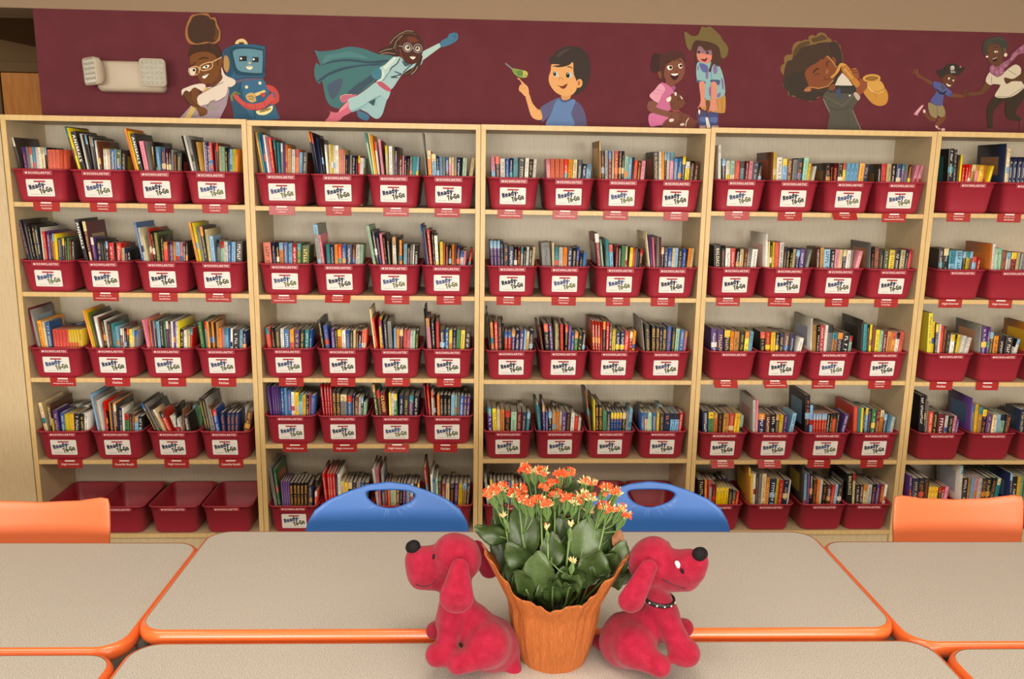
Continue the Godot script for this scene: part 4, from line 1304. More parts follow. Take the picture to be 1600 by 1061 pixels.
func fill_bin(u: int, r: int, k: int, at: Vector3, spec: String, back: float) -> void:
	var toks := spec.split(" ", false)
	var n := toks.size()
	var first_lean := toks[0].split(":")[2].to_float()
	# the first book leans on the bin's side wall
	var x := -0.079 + maxf(0.0, 0.126 * tan(deg_to_rad(first_lean + 3.5)) - 0.011)
	var front := at.z + 0.1075
	var i := 0
	var prev := ""
	var look := 0
	for tok in toks:
		var single := tok[0] == tok[0].to_upper()
		var c := tok[0].to_lower()
		var q := tok.substr(1).split(":")
		var w := q[0].to_float() / 1000
		var h := q[1].to_float() / 1000
		var lean := deg_to_rad(q[2].to_float() + lerpf(3.5, -3.5, (i + 0.5) / n))
		var title := q[3] if q.size() > 3 else ""
		if c + q[0] != prev: look = rng.randi()
		prev = c + q[0]
		var depth := 0.118 if h < 0.187 else (0.142 if h < 0.225 else 0.185)
		if back > 0.3 and h < 0.225: depth = 0.108
		var basis := Basis(Vector3(0, 0, 1), lean) * Basis(Vector3(0, 1, 0), (rng.randf() - 0.5) * 0.05)
		var left := Vector3(at.x + x, at.y + 0.0046, front - rng.randf() * 0.006)
		if lean < 0: left.x += w / cos(lean) - w * cos(lean)
		if lean < 0: left.y += w * sin(-lean)
		var xf := Transform3D(basis, left)
		var meshes := book_mesh(c, w, h, depth, look, title)
		if single:
			var size := ("tall " if h > 0.25 else "") + ("thick " if w > 0.0175 else ("thin " if w < 0.0095 else ""))
			var b := thing("book", "%s%s book, %s from left in the %s bin on %s, %s bookcase" % [size, INK[c][0], NTH[i], NTH[k], SHELF[r], UNITS[u]], "book", Vector3.ZERO, 0, "books in the red bins")
			b.transform = xf
			obj("cover", meshes[0], M.book_cover, b)
			obj("pages", meshes[1], M.book_pages, b)
		else:
			shelf_mass.append_from(meshes[0], 0, xf)
			pages_mass.append_from(meshes[1], 0, xf)
		x += w / cos(lean) + 0.0004
		i += 1
	if back > 0.0:
		# the second row, behind the first
		var bx := -0.080
		var z0 := front - 0.1115
		var keys := "kdnblteghiwcrvkkew"
		while bx < 0.066:
			var w2 := 0.011 + rng.randf() * 0.012
			if rng.randf() < back:
				var h2 := 0.165 + rng.randf() * 0.025
				var m2 := book_mesh(keys[rng.randi() % keys.length()], snappedf(minf(w2, 0.08 - bx), 0.002), snappedf(h2, 0.006), 0.1, rng.randi() % 3, "")
				var xf2 := Transform3D(Basis(Vector3(0, 0, 1), (rng.randf() - 0.5) * 0.04), Vector3(at.x + bx, at.y + 0.0046, z0))
				shelf_mass.append_from(m2[0], 0, xf2)
				pages_mass.append_from(m2[1], 0, xf2)
			bx += w2 + 0.001


# A paperback standing on its tail: x its thickness from 0, y up, spine at z = 0, pages towards -z. [cover, pages]
func book_mesh(c: String, w: float, h: float, d: float, look: int, title: String) -> Array:
	var key := "%s %.4f %.4f %.3f %d %s" % [c, w, h, d, look, title]
	if cover_cache.has(key): return cover_cache[key]
	var g := RandomNumberGenerator.new()
	g.seed = hash("%s%d" % [c, look])
	var base := Color(INK[c][1])
	base = Color.from_hsv(fposmod(base.h + (g.randf() - 0.5) * 0.03, 1.0), clampf(base.s * (0.85 + g.randf() * 0.3), 0, 1), clampf(base.v * (0.85 + g.randf() * 0.3), 0, 1))
	var base_l := base.srgb_to_linear()
	var keys := "krybwsaoltc"
	var accent := lin(INK[keys[g.randi() % keys.length()]][1])
	var light := base.get_luminance() > 0.42
	var inks: Array = ["20202a", "5a1d22", "26345f", "3a2a20"] if light else ["efece2", "e8c94a", "efece2", "d8b98a", "e07a3a"]
	var ink_c := lin(inks[g.randi() % inks.size()])
	var st := mb()
	var b := 0.0009 if w > 0.006 else 0.0006
	# plan of the cover, outer then inner, from the back board round the spine to the front board
	var bow := minf(0.0012, w * 0.12)
	var outer := PackedVector2Array([Vector2(0, -d), Vector2(0, -bow), Vector2(w * 0.18, 0), Vector2(w * 0.82, 0), Vector2(w, -bow), Vector2(w, -d)])
	var inner := PackedVector2Array([Vector2(b, -d), Vector2(b, -bow - b), Vector2(w * 0.2, -b * 1.2), Vector2(w * 0.8, -b * 1.2), Vector2(w - b, -bow - b), Vector2(w - b, -d)])
	# bands of print up the spine
	var cuts: Array = [0.0]
	var tones: Array = [base_l]
	var kind := g.randi() % 6 if title == "" else 5
	if kind == 0:
		cuts = [0.0, h * 0.2]
		tones = [accent, base_l]
	elif kind == 1:
		cuts = [0.0, h * 0.86]
		tones = [base_l, accent]
	elif kind == 2:
		cuts = [0.0, h * 0.62, h * 0.72]
		tones = [base_l, accent, base_l]
	elif kind == 3:
		cuts = [0.0, h * 0.3, h * 0.88]
		tones = [base_l.lerp(accent, 0.5), base_l, base_l.darkened(0.3)]
	for n in cuts.size():
		var y0: float = cuts[n]
		var y1: float = cuts[n + 1] if n + 1 < cuts.size() else h
		st.set_color(tones[n])
		for k in range(1, 4):
			quad(st, Vector3(outer[k].x, y0, outer[k].y), Vector3(outer[k + 1].x, y0, outer[k + 1].y), Vector3(outer[k + 1].x, y1, outer[k + 1].y), Vector3(outer[k].x, y1, outer[k].y))
	st.set_color(base_l)
	for k in [0, 4]:
		var p := Vector3(outer[k].x, 0, outer[k].y)
		var q := Vector3(outer[k + 1].x, 0, outer[k + 1].y)
		quad(st, p, q, q + Vector3(0, h, 0), p + Vector3(0, h, 0))
		if d > 0.12:
			# a printed block on each board
			var e := 0.0002 * (-1 if k == 0 else 1)
			var c0 := Color(accent.lerp(base_l, 0.5))
			st.set_color(c0)
			var z0 := -d * 0.85
			var z1 := -d * 0.2
			var ya := h * (0.45 + 0.1 * g.randf())
			var yb := h * (0.8 + 0.1 * g.randf())
			var xx := p.x + e
			if k == 0: quad(st, Vector3(xx, ya, z0), Vector3(xx, ya, z1), Vector3(xx, yb, z1), Vector3(xx, yb, z0))
			else: quad(st, Vector3(xx, ya, z1), Vector3(xx, ya, z0), Vector3(xx, yb, z0), Vector3(xx, yb, z1))
			st.set_color(base_l)
	for k in 5:
		var o0 := Vector3(outer[k].x, h, outer[k].y)
		var o1 := Vector3(outer[k + 1].x, h, outer[k + 1].y)
		var i0 := Vector3(inner[k].x, h, inner[k].y)
		var i1 := Vector3(inner[k + 1].x, h, inner[k + 1].y)
		quad(st, o0, o1, i1, i0)
		quad(st, i0, i1, i1 - Vector3(0, h, 0), i0 - Vector3(0, h, 0))
		quad(st, i0 - Vector3(0, h, 0), i1 - Vector3(0, h, 0), o1 - Vector3(0, h, 0), o0 - Vector3(0, h, 0))
	for k in [0, 5]:
		var o := Vector3(outer[k].x, 0, outer[k].y)
		var i := Vector3(inner[k].x, 0, inner[k].y)
		if k == 0: quad(st, i, o, o + Vector3(0, h, 0), i + Vector3(0, h, 0))
		else: quad(st, o, i, i + Vector3(0, h, 0), o + Vector3(0, h, 0))
	# title print on the spine
	if title != "":
		var tall := minf(w * 0.62, 0.0125)
		var text: String = {"A": "ANIMALS", "M": "MIKE LUPICA", "C": "CLOUD", "B": "BALDACCI"}[title]
		var long: float = {"A": 0.105, "M": 0.098, "C": 0.07, "B": 0.085}[title]
		var col: Color = lin({"A": "f2f0ea", "M": "d8a24a", "C": "e9c84a", "B": "d8c9a0"}[title])
		put_letters(st, letters(text, long, tall), Transform3D(Basis(Vector3(0, 0, 1), -PI / 2), Vector3(w / 2, h - 0.012 - long / 2, 0.0003)), col)
	elif w > 0.0075:
		var y := h - 0.008 - g.randf() * 0.012
		var stop := h * (0.4 + g.randf() * 0.2)
		var cw := w * (0.28 + g.randf() * 0.2)
		var step := cw * (0.75 + g.randf() * 0.25)
		var xm := w / 2
		st.set_color(ink_c)
		while y > stop:
			if g.randf() < 0.84:
				var a := xm - cw / 2
				var e := xm + cw / 2
				var bar := step * 0.26
				quad(st, Vector3(a, y - bar, 0.00025), Vector3(e, y - bar, 0.00025), Vector3(e, y, 0.00025), Vector3(a, y, 0.00025))
				var s0 := a if g.randf() < 0.5 else e - cw * 0.3
				quad(st, Vector3(s0, y - step * 0.72, 0.00025), Vector3(s0 + cw * 0.3, y - step * 0.72, 0.00025), Vector3(s0 + cw * 0.3, y - bar, 0.00025), Vector3(s0, y - bar, 0.00025))
			y -= step
		if w > 0.011 and g.randf() < 0.55:
			# a picture block under the title
			st.set_color(accent)
			var hh := h * (0.08 + g.randf() * 0.12)
			var yb := stop - hh - 0.006
			quad(st, Vector3(w * 0.2, yb, 0.0002), Vector3(w * 0.8, yb, 0.0002), Vector3(w * 0.8, yb + hh, 0.0002), Vector3(w * 0.2, yb + hh, 0.0002))
	var pages := mb()
	var lo := Vector3(b + 0.0001, 0.0012, -d + 0.002)
	var hi := Vector3(w - b - 0.0001, h - 0.0012, -bow - b - 0.0002)
	slab(pages, lo, hi)
	var out := [done(st), done(pages)]
	cover_cache[key] = out
	return out


# ---------------------------------------------------------------- shelf tags
func shelf_tags() -> void:
	var st := mb()
	slab(st, Vector3(-0.05, -0.036, 0), Vector3(0.05, 0, 0.0016), 0.0005)
	slab(st, Vector3(-0.05, -0.0016, -0.012), Vector3(0.05, 0.0, 0.0), 0.0005)
	var plate := done(st)
	var prints := {}
	var tags := """
0|0|0|0.145|Ready-to-Go|Favorites|0
0|0|1|0.36|Ready-to-Go 2|Favorites|0
0|0|2|0.58|Ready-to-Go|Favorites|0
0|0|3|0.79|Ready-to-Go|Favorites|0
1|0|0|1.049|Ready-to-Go|Library|0
1|0|1|1.27|Ready-to-Go|Library|0
1|0|2|1.496|Ready-to-Go|Independent Reading|0
1|0|3|1.698|Ready-to-Go|Independent Reading|0
2|0|0|1.949|Ready-to-Go|Independent Reading|0
2|0|1|2.17|Ready-to-Go 2|Independent Reading|0
2|0|2|2.374|Ready-to-Go 2|Independent Reading|0
2|0|3|2.619|Ready-to-Go 2|Nonfiction|0
3|0|0|2.869|Ready-to-Go|Library|0
3|0|1|3.086|Ready-to-Go|Library|0
3|0|2|3.309|Ready-to-Go|Library|1
3|0|3|3.518|Ready-to-Go|Independent Reading|0
4|0|0|3.789|Ready-to-Go 2|Favorites|0
4|0|1|4.003|Ready-to-Go|Nonfiction|0
0|1|0|0.344|Ready-to-Go|Independent Reading|0
0|1|1|0.574|Ready-to-Go|Nonfiction|0
0|1|2|0.785|Ready-to-Go|Independent Reading|0
1|1|0|1.044|Ready-to-Go|Independent Reading|0
1|1|1|1.26|Ready-to-Go|Favorites|1
1|1|2|1.496|Ready-to-Go|Favorites|0
1|1|3|1.706|Ready-to-Go|Favorites|0
2|1|0|1.949|Ready-to-Go 2|Nonfiction|0
2|1|1|2.174|Ready-to-Go 2|Favorites|0
2|1|2|2.397|Ready-to-Go 2|Favorites|0
2|1|3|2.583|Ready-to-Go 2|Nonfiction|0
3|1|0|2.854|Ready-to-Go|Independent Reading|0
3|1|1|3.072|Ready-to-Go|Independent Reading|0
3|1|2|3.313|Ready-to-Go|Favorites|0
3|1|3|3.522|Ready-to-Go|Favorites|0
4|1|0|3.797|High Interest||0
4|1|1|4.013|High Interest||0
0|2|0|0.148|Ready-to-Go|Independent Reading|0
0|2|1|0.364|Fiction||0
0|2|2|0.587|Fiction||0
0|2|3|0.789|Fiction||0
1|2|0|1.061|Ready-to-Go|Nonfiction|0
1|2|1|1.272|Ready-to-Go|Nonfiction|0
1|2|2|1.496|Ready-to-Go|Nonfiction|1
1|2|3|1.706|Ready-to-Go 2|Favorites|0
3|2|0|2.865|Ready-to-Go|Favorites|1
3|2|1|3.076|Ready-to-Go 2|Independent Reading|1
3|2|2|3.287|Ready-to-Go 2|Independent Reading|0
3|2|3|3.531|Ready-to-Go 2|Favorites|0
4|2|0|3.799|Fiction||0
4|2|1|4.001|Fiction||0
0|3|0|0.147|High Interest||0
0|3|1|0.367|Favorite Reads||0
0|3|2|0.579|High Interest||0
0|3|3|0.801|Favorite Reads||0
1|3|0|1.067|High Interest||0
1|3|1|1.273|High Interest||0
1|3|2|1.49|High Interest||1
1|3|3|1.692|Fiction||0
3|3|0|2.874|Ready-to-Go 2|Nonfiction|1
3|3|1|3.078|Ready-to-Go 2|Nonfiction|1
3|3|2|3.299|Ready-to-Go 2|Nonfiction|0
3|3|3|3.532|Ready-to-Go 2|Nonfiction|0
"""
	for line in tags.split("\n", false):
		var f := line.strip_edges().split("|")
		if f.size() < 6: continue
		var u := f[0].to_int()
		var r := f[1].to_int()
		var k := f[2].to_int()
		var text := f[4] + ("\n" + f[5] if f[5] != "" else "")
		if not prints.has(text):
			var s := mb()
			flat_rect(s, -0.02, -0.0065, 0.02, -0.0012, 0.0019, lin("f0ece8"))
			if f[5] != "":
				put_letters(s, letters(f[4], 0.044, 0.0066), Transform3D(Basis(), Vector3(0, -0.0145, 0.0019)), lin("f2dcd8"))
				put_letters(s, letters(f[5], 0.0042 * f[5].length(), 0.0066), Transform3D(Basis(), Vector3(0, -0.0245, 0.0019)), lin("f2dcd8"))
			else:
				put_letters(s, letters(f[4], 0.0054 * f[4].length(), 0.0098), Transform3D(Basis(), Vector3(0, -0.0195, 0.0019)), lin("f6e6e2"))
			prints[text] = done(s)
		var tilt := -0.62 if f[6] == "1" else 0.03 + rng.randf() * 0.05
		var t := thing("shelf_tag", "small red shelf tag, %s along the edge of the %s of the %s bookcase" % [NTH[k], SHELF[r], UNITS[u]], "label", Vector3(f[3].to_float(), DECK[u][r] + 0.0022, 0.0006), 0, "red tags on the shelf edges")
		t.rotation = Vector3(tilt, 0, (rng.randf() - 0.5) * 0.03)
		obj("holder", plate, M.tag_red, t)
		obj("print", prints[text], M.ink, t)


# ---------------------------------------------------------------- tables and chairs
func table(label: String, at: Vector3, w: float, d: float, top := TABLE_Y) -> void:
	var t := thing("table", label, "table", at, -0.013, "speckled tables with orange edges")
	var st := mb(0)
	# laminate face, slightly proud of the band
	loft(st, [level(rrect(w - 0.022, d - 0.022, 0.05, 8), top - 0.02), level(rrect(w - 0.022, d - 0.022, 0.05, 8), top - 0.0004), level(rrect(w - 0.024, d - 0.024, 0.049, 8), top)], true, false)
	st.set_smooth_group(-1)
	fan(st, level(rrect(w - 0.024, d - 0.024, 0.049, 8), top), false)
	build("tabletop", st, M.speckled_laminate, t)
	# rounded orange band
	st = mb(0)
	var rings: Array = []
	for s in [[-0.012, 0.0325], [-0.007, 0.032], [-0.002, 0.028], [0.0, 0.021], [0.0, 0.014], [-0.0018, 0.007], [-0.0055, 0.002], [-0.0085, 0.0002], [-0.0112, -0.0003]]:
		rings.append(level(rrect(w + 2 * s[0], d + 2 * s[0], 0.06 + s[0], 8), top - s[1]))
	loft(st, rings, false, false)
	build("edge_band", st, M.orange_band, t)
	for sx in [-1, 1]:
		for sz in [-1, 1]:
			st = mb(0)
			var p := Vector3(sx * (w / 2 - 0.13), 0, sz * (d / 2 - 0.09))
			tube(st, PackedVector3Array([p + Vector3(0, 0.03, 0), p + Vector3(0, 0.36, 0)]), 0.014, 0.014, 14)
			tube(st, PackedVector3Array([p + Vector3(0, 0.34, 0), p + Vector3(0, top - 0.03, 0)]), 0.0185, 0.0185, 14)
			var leg := build("leg", st, M.chrome, t)
			st = mb(0)
			lathe(st, [[0.02, 0.0], [0.021, 0.006], [0.016, 0.03], [0.013, 0.034]], 14, p)
			build("glide", st, M.grey_plastic, leg)
	st = mb()
	slab(st, Vector3(-w / 2 + 0.1, top - 0.075, -d / 2 + 0.06), Vector3(w / 2 - 0.1, top - 0.03, -d / 2 + 0.08))
	slab(st, Vector3(-w / 2 + 0.1, top - 0.075, d / 2 - 0.08), Vector3(w / 2 - 0.1, top - 0.03, d / 2 - 0.06))
	build("apron", st, M.grey_plastic, t)


func tables() -> void:
	table("speckled beige table with orange edge, right behind the potted plant", Vector3(1.907, 0, 1.616), 1.53, 0.482)
	table("speckled beige table with orange edge beside the orange chair, far left", Vector3(0.379, 0, 1.637), 1.53, 0.482, 0.733)
	table("speckled beige table with orange edge beside the orange chair, far right", Vector3(3.435, 0, 1.669), 1.53, 0.482, 0.733)
	table("speckled beige table carrying the potted plant and the plush dogs", Vector3(1.928, 0, 2.109), 1.56, 0.482, 0.734)
	table("speckled table corner in the near left, left of the plant's table", Vector3(0.380, 0, 2.124), 1.53, 0.482, 0.733)
	table("speckled table corner in the near right, right of the plant's table", Vector3(3.476, 0, 2.157), 1.53, 0.482, 0.733)


# half outline of a chair back: [height, half width] pairs from the seat up, then the top edge as [half width, height]
func back_grid(side: Callable, y0: float, rows: int, cols: int, bow: float, tilt: float, hole: Callable, thick: float) -> ArrayMesh:
	# front and back skins on a grid of (s, t), with the hole's cells left out and every border closed by a rounded rim
	var st := mb(0)
	var at := func(i: int, j: int, k: float) -> Vector3:
		var s := -1.0 + 2.0 * i / cols
		var v: Vector2 = side.call(s, float(j) / rows)
		return Vector3(v.x, v.y, -tilt * (v.y - y0) + bow * v.x * v.x + k)
	var solid := func(i: int, j: int) -> bool:
		return i >= 0 and j >= 0 and i < cols and j < rows and not hole.call((i + 0.5) / cols * 2.0 - 1.0, (j + 0.5) / rows)
	for i in cols:
		for j in rows:
			if not solid.call(i, j): continue
			quad(st, at.call(i, j, thick), at.call(i + 1, j, thick), at.call(i + 1, j + 1, thick), at.call(i, j + 1, thick))
			quad(st, at.call(i + 1, j, 0.0), at.call(i, j, 0.0), at.call(i, j + 1, 0.0), at.call(i + 1, j + 1, 0.0))
			for e in [[-1, 0, i, j + 1, i, j], [1, 0, i + 1, j, i + 1, j + 1], [0, -1, i, j, i + 1, j], [0, 1, i + 1, j + 1, i, j + 1]]:
				if not solid.call(i + e[0], j + e[1]):
					quad(st, at.call(e[2], e[3], 0.0), at.call(e[4], e[5], 0.0), at.call(e[4], e[5], thick), at.call(e[2], e[3], thick))
	return done(st)


# A shell between an outer outline and an optional hole, both closed counter-clockwise loops of the same length, bent about an upright axis, with rounded rims
func bent_shell(outer: PackedVector2Array, hole: PackedVector2Array, thick: float, bend: Callable) -> ArrayMesh:
	var st := mb(0)
	var n := outer.size()
	var r := thick / 2
	var lift := func(p: Vector2, k: float) -> Vector3:
		var q: Vector3 = bend.call(p)
		return q + Vector3(0, 0, k)
	var loop := func(pts: PackedVector2Array, inset: float, k: float) -> PackedVector3Array:
		var out := PackedVector3Array()
		for i in pts.size():
			var d := (pts[(i + 1) % pts.size()] - pts[(i - 1 + pts.size()) % pts.size()]).normalized()
			out.append(lift.call(pts[i] + Vector2(-d.y, d.x) * inset, k))
		return out
	var mid: Vector2 = Vector2.ZERO
	for p in outer: mid += p / n
	var edge: Array = []
	for s in [[r, -r], [r * 0.3, -r * 0.75], [0.0, 0.0], [r * 0.3, r * 0.75], [r, r]]:
		edge.append(loop.call(outer, s[0], s[1]))
	loft(st, edge)
	var inner_edge: Array = []
	if hole.size():
		for s in [[-r, -r], [-r * 0.3, -r * 0.75], [0.0, 0.0], [-r * 0.3, r * 0.75], [-r, r]]:
			inner_edge.append(loop.call(hole, s[0], s[1]))
		var turned: Array = inner_edge.duplicate()
		turned.reverse()
		loft(st, turned)
	# faces as strips between the rims
	for side in [0, 4]:
		var k := -r if side == 0 else r
		var steps := 10
		var prev: PackedVector3Array = edge[side]
		var flat_outer := PackedVector2Array()
		var flat_inner := PackedVector2Array()
		for i in n:
			var d := (outer[(i + 1) % n] - outer[(i - 1 + n) % n]).normalized()
			flat_outer.append(outer[i] + Vector2(-d.y, d.x) * r)
			if hole.size():
				var e := (hole[(i + 1) % n] - hole[(i - 1 + n) % n]).normalized()
				flat_inner.append(hole[i] - Vector2(-e.y, e.x) * r)
			else:
				flat_inner.append(mid + (outer[i] - mid) * 0.02)
		for s in range(1, steps + 1):
			var ring := PackedVector3Array()
			for i in n:
				ring.append(lift.call(flat_outer[i].lerp(flat_inner[i], float(s) / steps), k))
			if side == 4: loft(st, [prev, ring])
			else: loft(st, [ring, prev])
			prev = ring
		if not hole.size(): fan(st, prev, side == 0)
	return done(st)


func resample(pts: PackedVector2Array, n: int, mid: Vector2) -> PackedVector2Array:
	# n points on the closed loop at even angles about mid, counter-clockwise
	var out := PackedVector2Array()
	for k in n:
		var a := -PI / 2 + TAU * k / n
		var far := mid + Vector2.from_angle(a) * 5.0
		var best := mid
		for i in pts.size():
			var hit = Geometry2D.segment_intersects_segment(mid, far, pts[i], pts[(i + 1) % pts.size()])
			if hit != null and (hit - mid).length() > (best - mid).length(): best = hit
		out.append(best)
	return out


func legs_and_seat(t: Node3D, m: Material, w: float, seat_y: float) -> void:
	# seat pan faces +z; the backrest rises at z = 0
	var st := mb(0)
	var plan := sm(PackedVector2Array([Vector2(-w * 0.40, 0.01), Vector2(-w * 0.46, 0.12), Vector2(-w * 0.48, 0.30), Vector2(-w * 0.42, 0.385), Vector2(0, 0.40), Vector2(w * 0.42, 0.385), Vector2(w * 0.48, 0.30), Vector2(w * 0.46, 0.12), Vector2(w * 0.40, 0.01)]), 5)
	plan.reverse()
	var ring := func(k: float, y: float) -> PackedVector3Array:
		var out := PackedVector3Array()
		for p in plan:
			var q := Vector2(0, 0.2) + (p - Vector2(0, 0.2)) * k
			out.append(Vector3(q.x, y - maxf(0.0, q.y - 0.3) * 0.35 + absf(q.x) * 0.06, q.y))
		return out
	if area_of(plan) > 0: plan.reverse()
	loft(st, [ring.call(0.05, seat_y - 0.022), ring.call(0.5, seat_y - 0.018), ring.call(0.97, seat_y - 0.010), ring.call(1.0, seat_y - 0.004), ring.call(0.98, seat_y + 0.001), ring.call(0.6, seat_y - 0.008), ring.call(0.05, seat_y - 0.012)], true, true)
	build("seat", st, m, t)
	for sx in [-1, 1]:
		for sz in [0, 1]:
			st = mb(0)
			var top := Vector3(sx * w * 0.34, seat_y - 0.02, 0.10 + 0.2 * sz)
			var foot := Vector3(sx * w * 0.46, 0.012, -0.02 + 0.42 * sz)
			tube(st, PackedVector3Array([foot, foot.lerp(top, 0.9), top]), 0.0115, 0.0115, 12)
			var leg := build("leg", st, M.chrome, t)
			st = mb(0)
			lathe(st, [[0.012, 0.0], [0.016, 0.004], [0.016, 0.02], [0.0125, 0.03]], 12, Vector3(foot.x, 0, foot.z))
			build("glide", st, M.grey_plastic, leg)


func chairs() -> void:
	# blue chairs: high round back with a hand hole
	var half: Array = [[0, 0.4], [0.13, 0.4], [0.17, 0.42], [0.195, 0.5], [0.213, 0.62], [0.223, 0.6742], [0.2132, 0.7098], [0.1955, 0.7378], [0.164, 0.7611], [0.11, 0.7825], [0.0546, 0.7992], [0, 0.8057]]
	var outline := PackedVector2Array()
	for p in half: outline.append(Vector2(p[0], p[1]))
	for k in range(half.size() - 1, -1, -1):
		if half[k][0] > 0.001: outline.append(Vector2(-half[k][0], half[k][1]))
	var hole := PackedVector2Array([Vector2(-0.0506, 0.7572), Vector2(-0.0301, 0.7423), Vector2(-0.0007, 0.7348), Vector2(0.0254, 0.7384), Vector2(0.0568, 0.7513), Vector2(0.0708, 0.7697), Vector2(0.057, 0.779), Vector2(0.0311, 0.7827), Vector2(-0.0122, 0.7828), Vector2(-0.0502, 0.7811), Vector2(-0.059, 0.7738)])
	var mid := Vector2(0, 0.763)
	var o := resample(outline, 96, mid)
	var h := resample(sm(hole, 6), 96, mid)
	var bend := func(p: Vector2) -> Vector3: return Vector3(p.x, p.y, 0.55 * p.x * p.x - 0.16 * (p.y - 0.44))
	var back := bent_shell(o, h, 0.009, bend)
	var n := 0
	for c in [Vector3(1.5758, 0, 1.2489), Vector3(2.2918, 0, 1.2489)]:
		var t := thing("chair", ["bright blue chair with a hand hole, left of the potted plant", "bright blue chair with a hand hole, partly behind the potted plant"][n], "chair", c, 0, "blue chairs behind the middle table")
		obj("backrest", back, M.blue_plastic, t)
		legs_and_seat(t, M.blue_plastic, 0.44, 0.44)
		n += 1
	# orange chairs: wide back whose top edge dips between raised corners
	outline = PackedVector2Array([Vector2(0, 0.4), Vector2(0.13, 0.4), Vector2(0.17, 0.43), Vector2(0.178, 0.55), Vector2(0.1785, 0.6695), Vector2(0.1818, 0.7181), Vector2(0.1812, 0.7644), Vector2(0.1804, 0.7902), Vector2(0.1741, 0.7984), Vector2(0.1635, 0.7993), Vector2(0.0947, 0.7855), Vector2(0.0046, 0.7797), Vector2(-0.0046, 0.7797), Vector2(-0.0947, 0.7855), Vector2(-0.1635, 0.7993), Vector2(-0.1741, 0.7984), Vector2(-0.1804, 0.7902), Vector2(-0.1812, 0.7644), Vector2(-0.1818, 0.7181), Vector2(-0.1785, 0.6695), Vector2(-0.178, 0.55), Vector2(-0.17, 0.43), Vector2(-0.13, 0.4)])
	mid = Vector2(0, 0.62)
	o = resample(outline, 96, mid)
	var bend2 := func(p: Vector2) -> Vector3: return Vector3(p.x, p.y, 0.7 * p.x * p.x - 0.14 * (p.y - 0.44))
	back = bent_shell(o, PackedVector2Array(), 0.011, bend2)
	n = 0
	for c in [Vector3(0.6904, 0, 1.312), Vector3(3.1187, 0, 1.312)]:
		var t := thing("chair", ["orange chair behind the far left table, in front of empty red bins", "orange chair behind the far right table, in front of full bins"][n], "chair", c, 0, "orange chairs")
		obj("backrest", back, M.orange_plastic, t)
		legs_and_seat(t, M.orange_plastic, 0.44, 0.44)
		n += 1


# ---------------------------------------------------------------- emergency light
func emergency_light() -> void:
	var t := thing("emergency_light", "white twin-head emergency light on the burgundy wall above the leftmost bookcase", "emergency light", Vector3(0.3872, 2.0093, -0.32))
	var st := mb(0)
	var ring := func(w: float, h: float, r: float, z: float, dy := 0.0) -> PackedVector3Array:
		var out := PackedVector3Array()
		for p in rrect(w, h, r, 5): out.append(Vector3(p.x, p.y + dy, z))
		out.reverse()
		return out
	loft(st, [ring.call(0.272, 0.122, 0.018, 0.0), ring.call(0.274, 0.124, 0.02, 0.02), ring.call(0.268, 0.12, 0.022, 0.038), ring.call(0.255, 0.108, 0.024, 0.05), ring.call(0.235, 0.09, 0.02, 0.054)], true, true)
	build("housing", st, M.white_plastic, t)
	var n := 0
	for s in [[-0.122, -0.72], [0.112, 0.10]]:
		var hd := Node3D.new()
		hd.name = "lamp_head"
		t.add_child(hd, true)
		hd.position = Vector3(s[0], 0.012, 0.075)
		hd.rotation = Vector3(0.05, s[1], 0.0)
		st = mb(0)
		loft(st, [ring.call(0.05, 0.05, 0.02, -0.028), ring.call(0.085, 0.092, 0.02, -0.012), ring.call(0.098, 0.106, 0.014, 0.0), ring.call(0.1, 0.108, 0.014, 0.022), ring.call(0.095, 0.103, 0.012, 0.026), ring.call(0.092, 0.1, 0.011, 0.021)], true, true)
		build("shell", st, M.white_plastic, hd)
		st = mb()
		# faceted lens
		var nx := 5
		var ny := 5
		for i in nx:
			for j in ny:
				var x0 := -0.044 + 0.088 * i / nx
				var y0 := -0.048 + 0.096 * j / ny
				var x1 := x0 + 0.088 / nx
				var y1 := y0 + 0.096 / ny
				var c := Vector3((x0 + x1) / 2, (y0 + y1) / 2, 0.031)
				var q := [Vector3(x0, y0, 0.0215), Vector3(x1, y0, 0.0215), Vector3(x1, y1, 0.0215), Vector3(x0, y1, 0.0215)]
				for k in 4: tri(st, q[k], q[(k + 1) % 4], c)
		build("lens", st, M.lens_clear, hd)
		n += 1


# ---------------------------------------------------------------- plush dogs
func cone_dist(p: Vector3, a: Vector3, b: Vector3, ra: float, rb: float, sq: Vector3) -> float:
	# tapered capsule, squeezed along the axes by sq
	var pa := (p - a) * sq
	var ba := (b - a) * sq
	var l := ba.length_squared()
	var t := clampf(pa.dot(ba) / l, 0, 1) if l > 1e-9 else 0.0
	return (pa - ba * t).length() - lerpf(ra, rb, t)


func field(p: Vector3, prims: Array, k: float) -> float:
	var d := 1e3
	for q in prims:
		var e := cone_dist(p, q[0], q[1], q[2], q[3], q[4])
		var h := maxf(k - absf(d - e), 0.0) / k
		d = minf(d, e) - h * h * k * 0.25
	return d


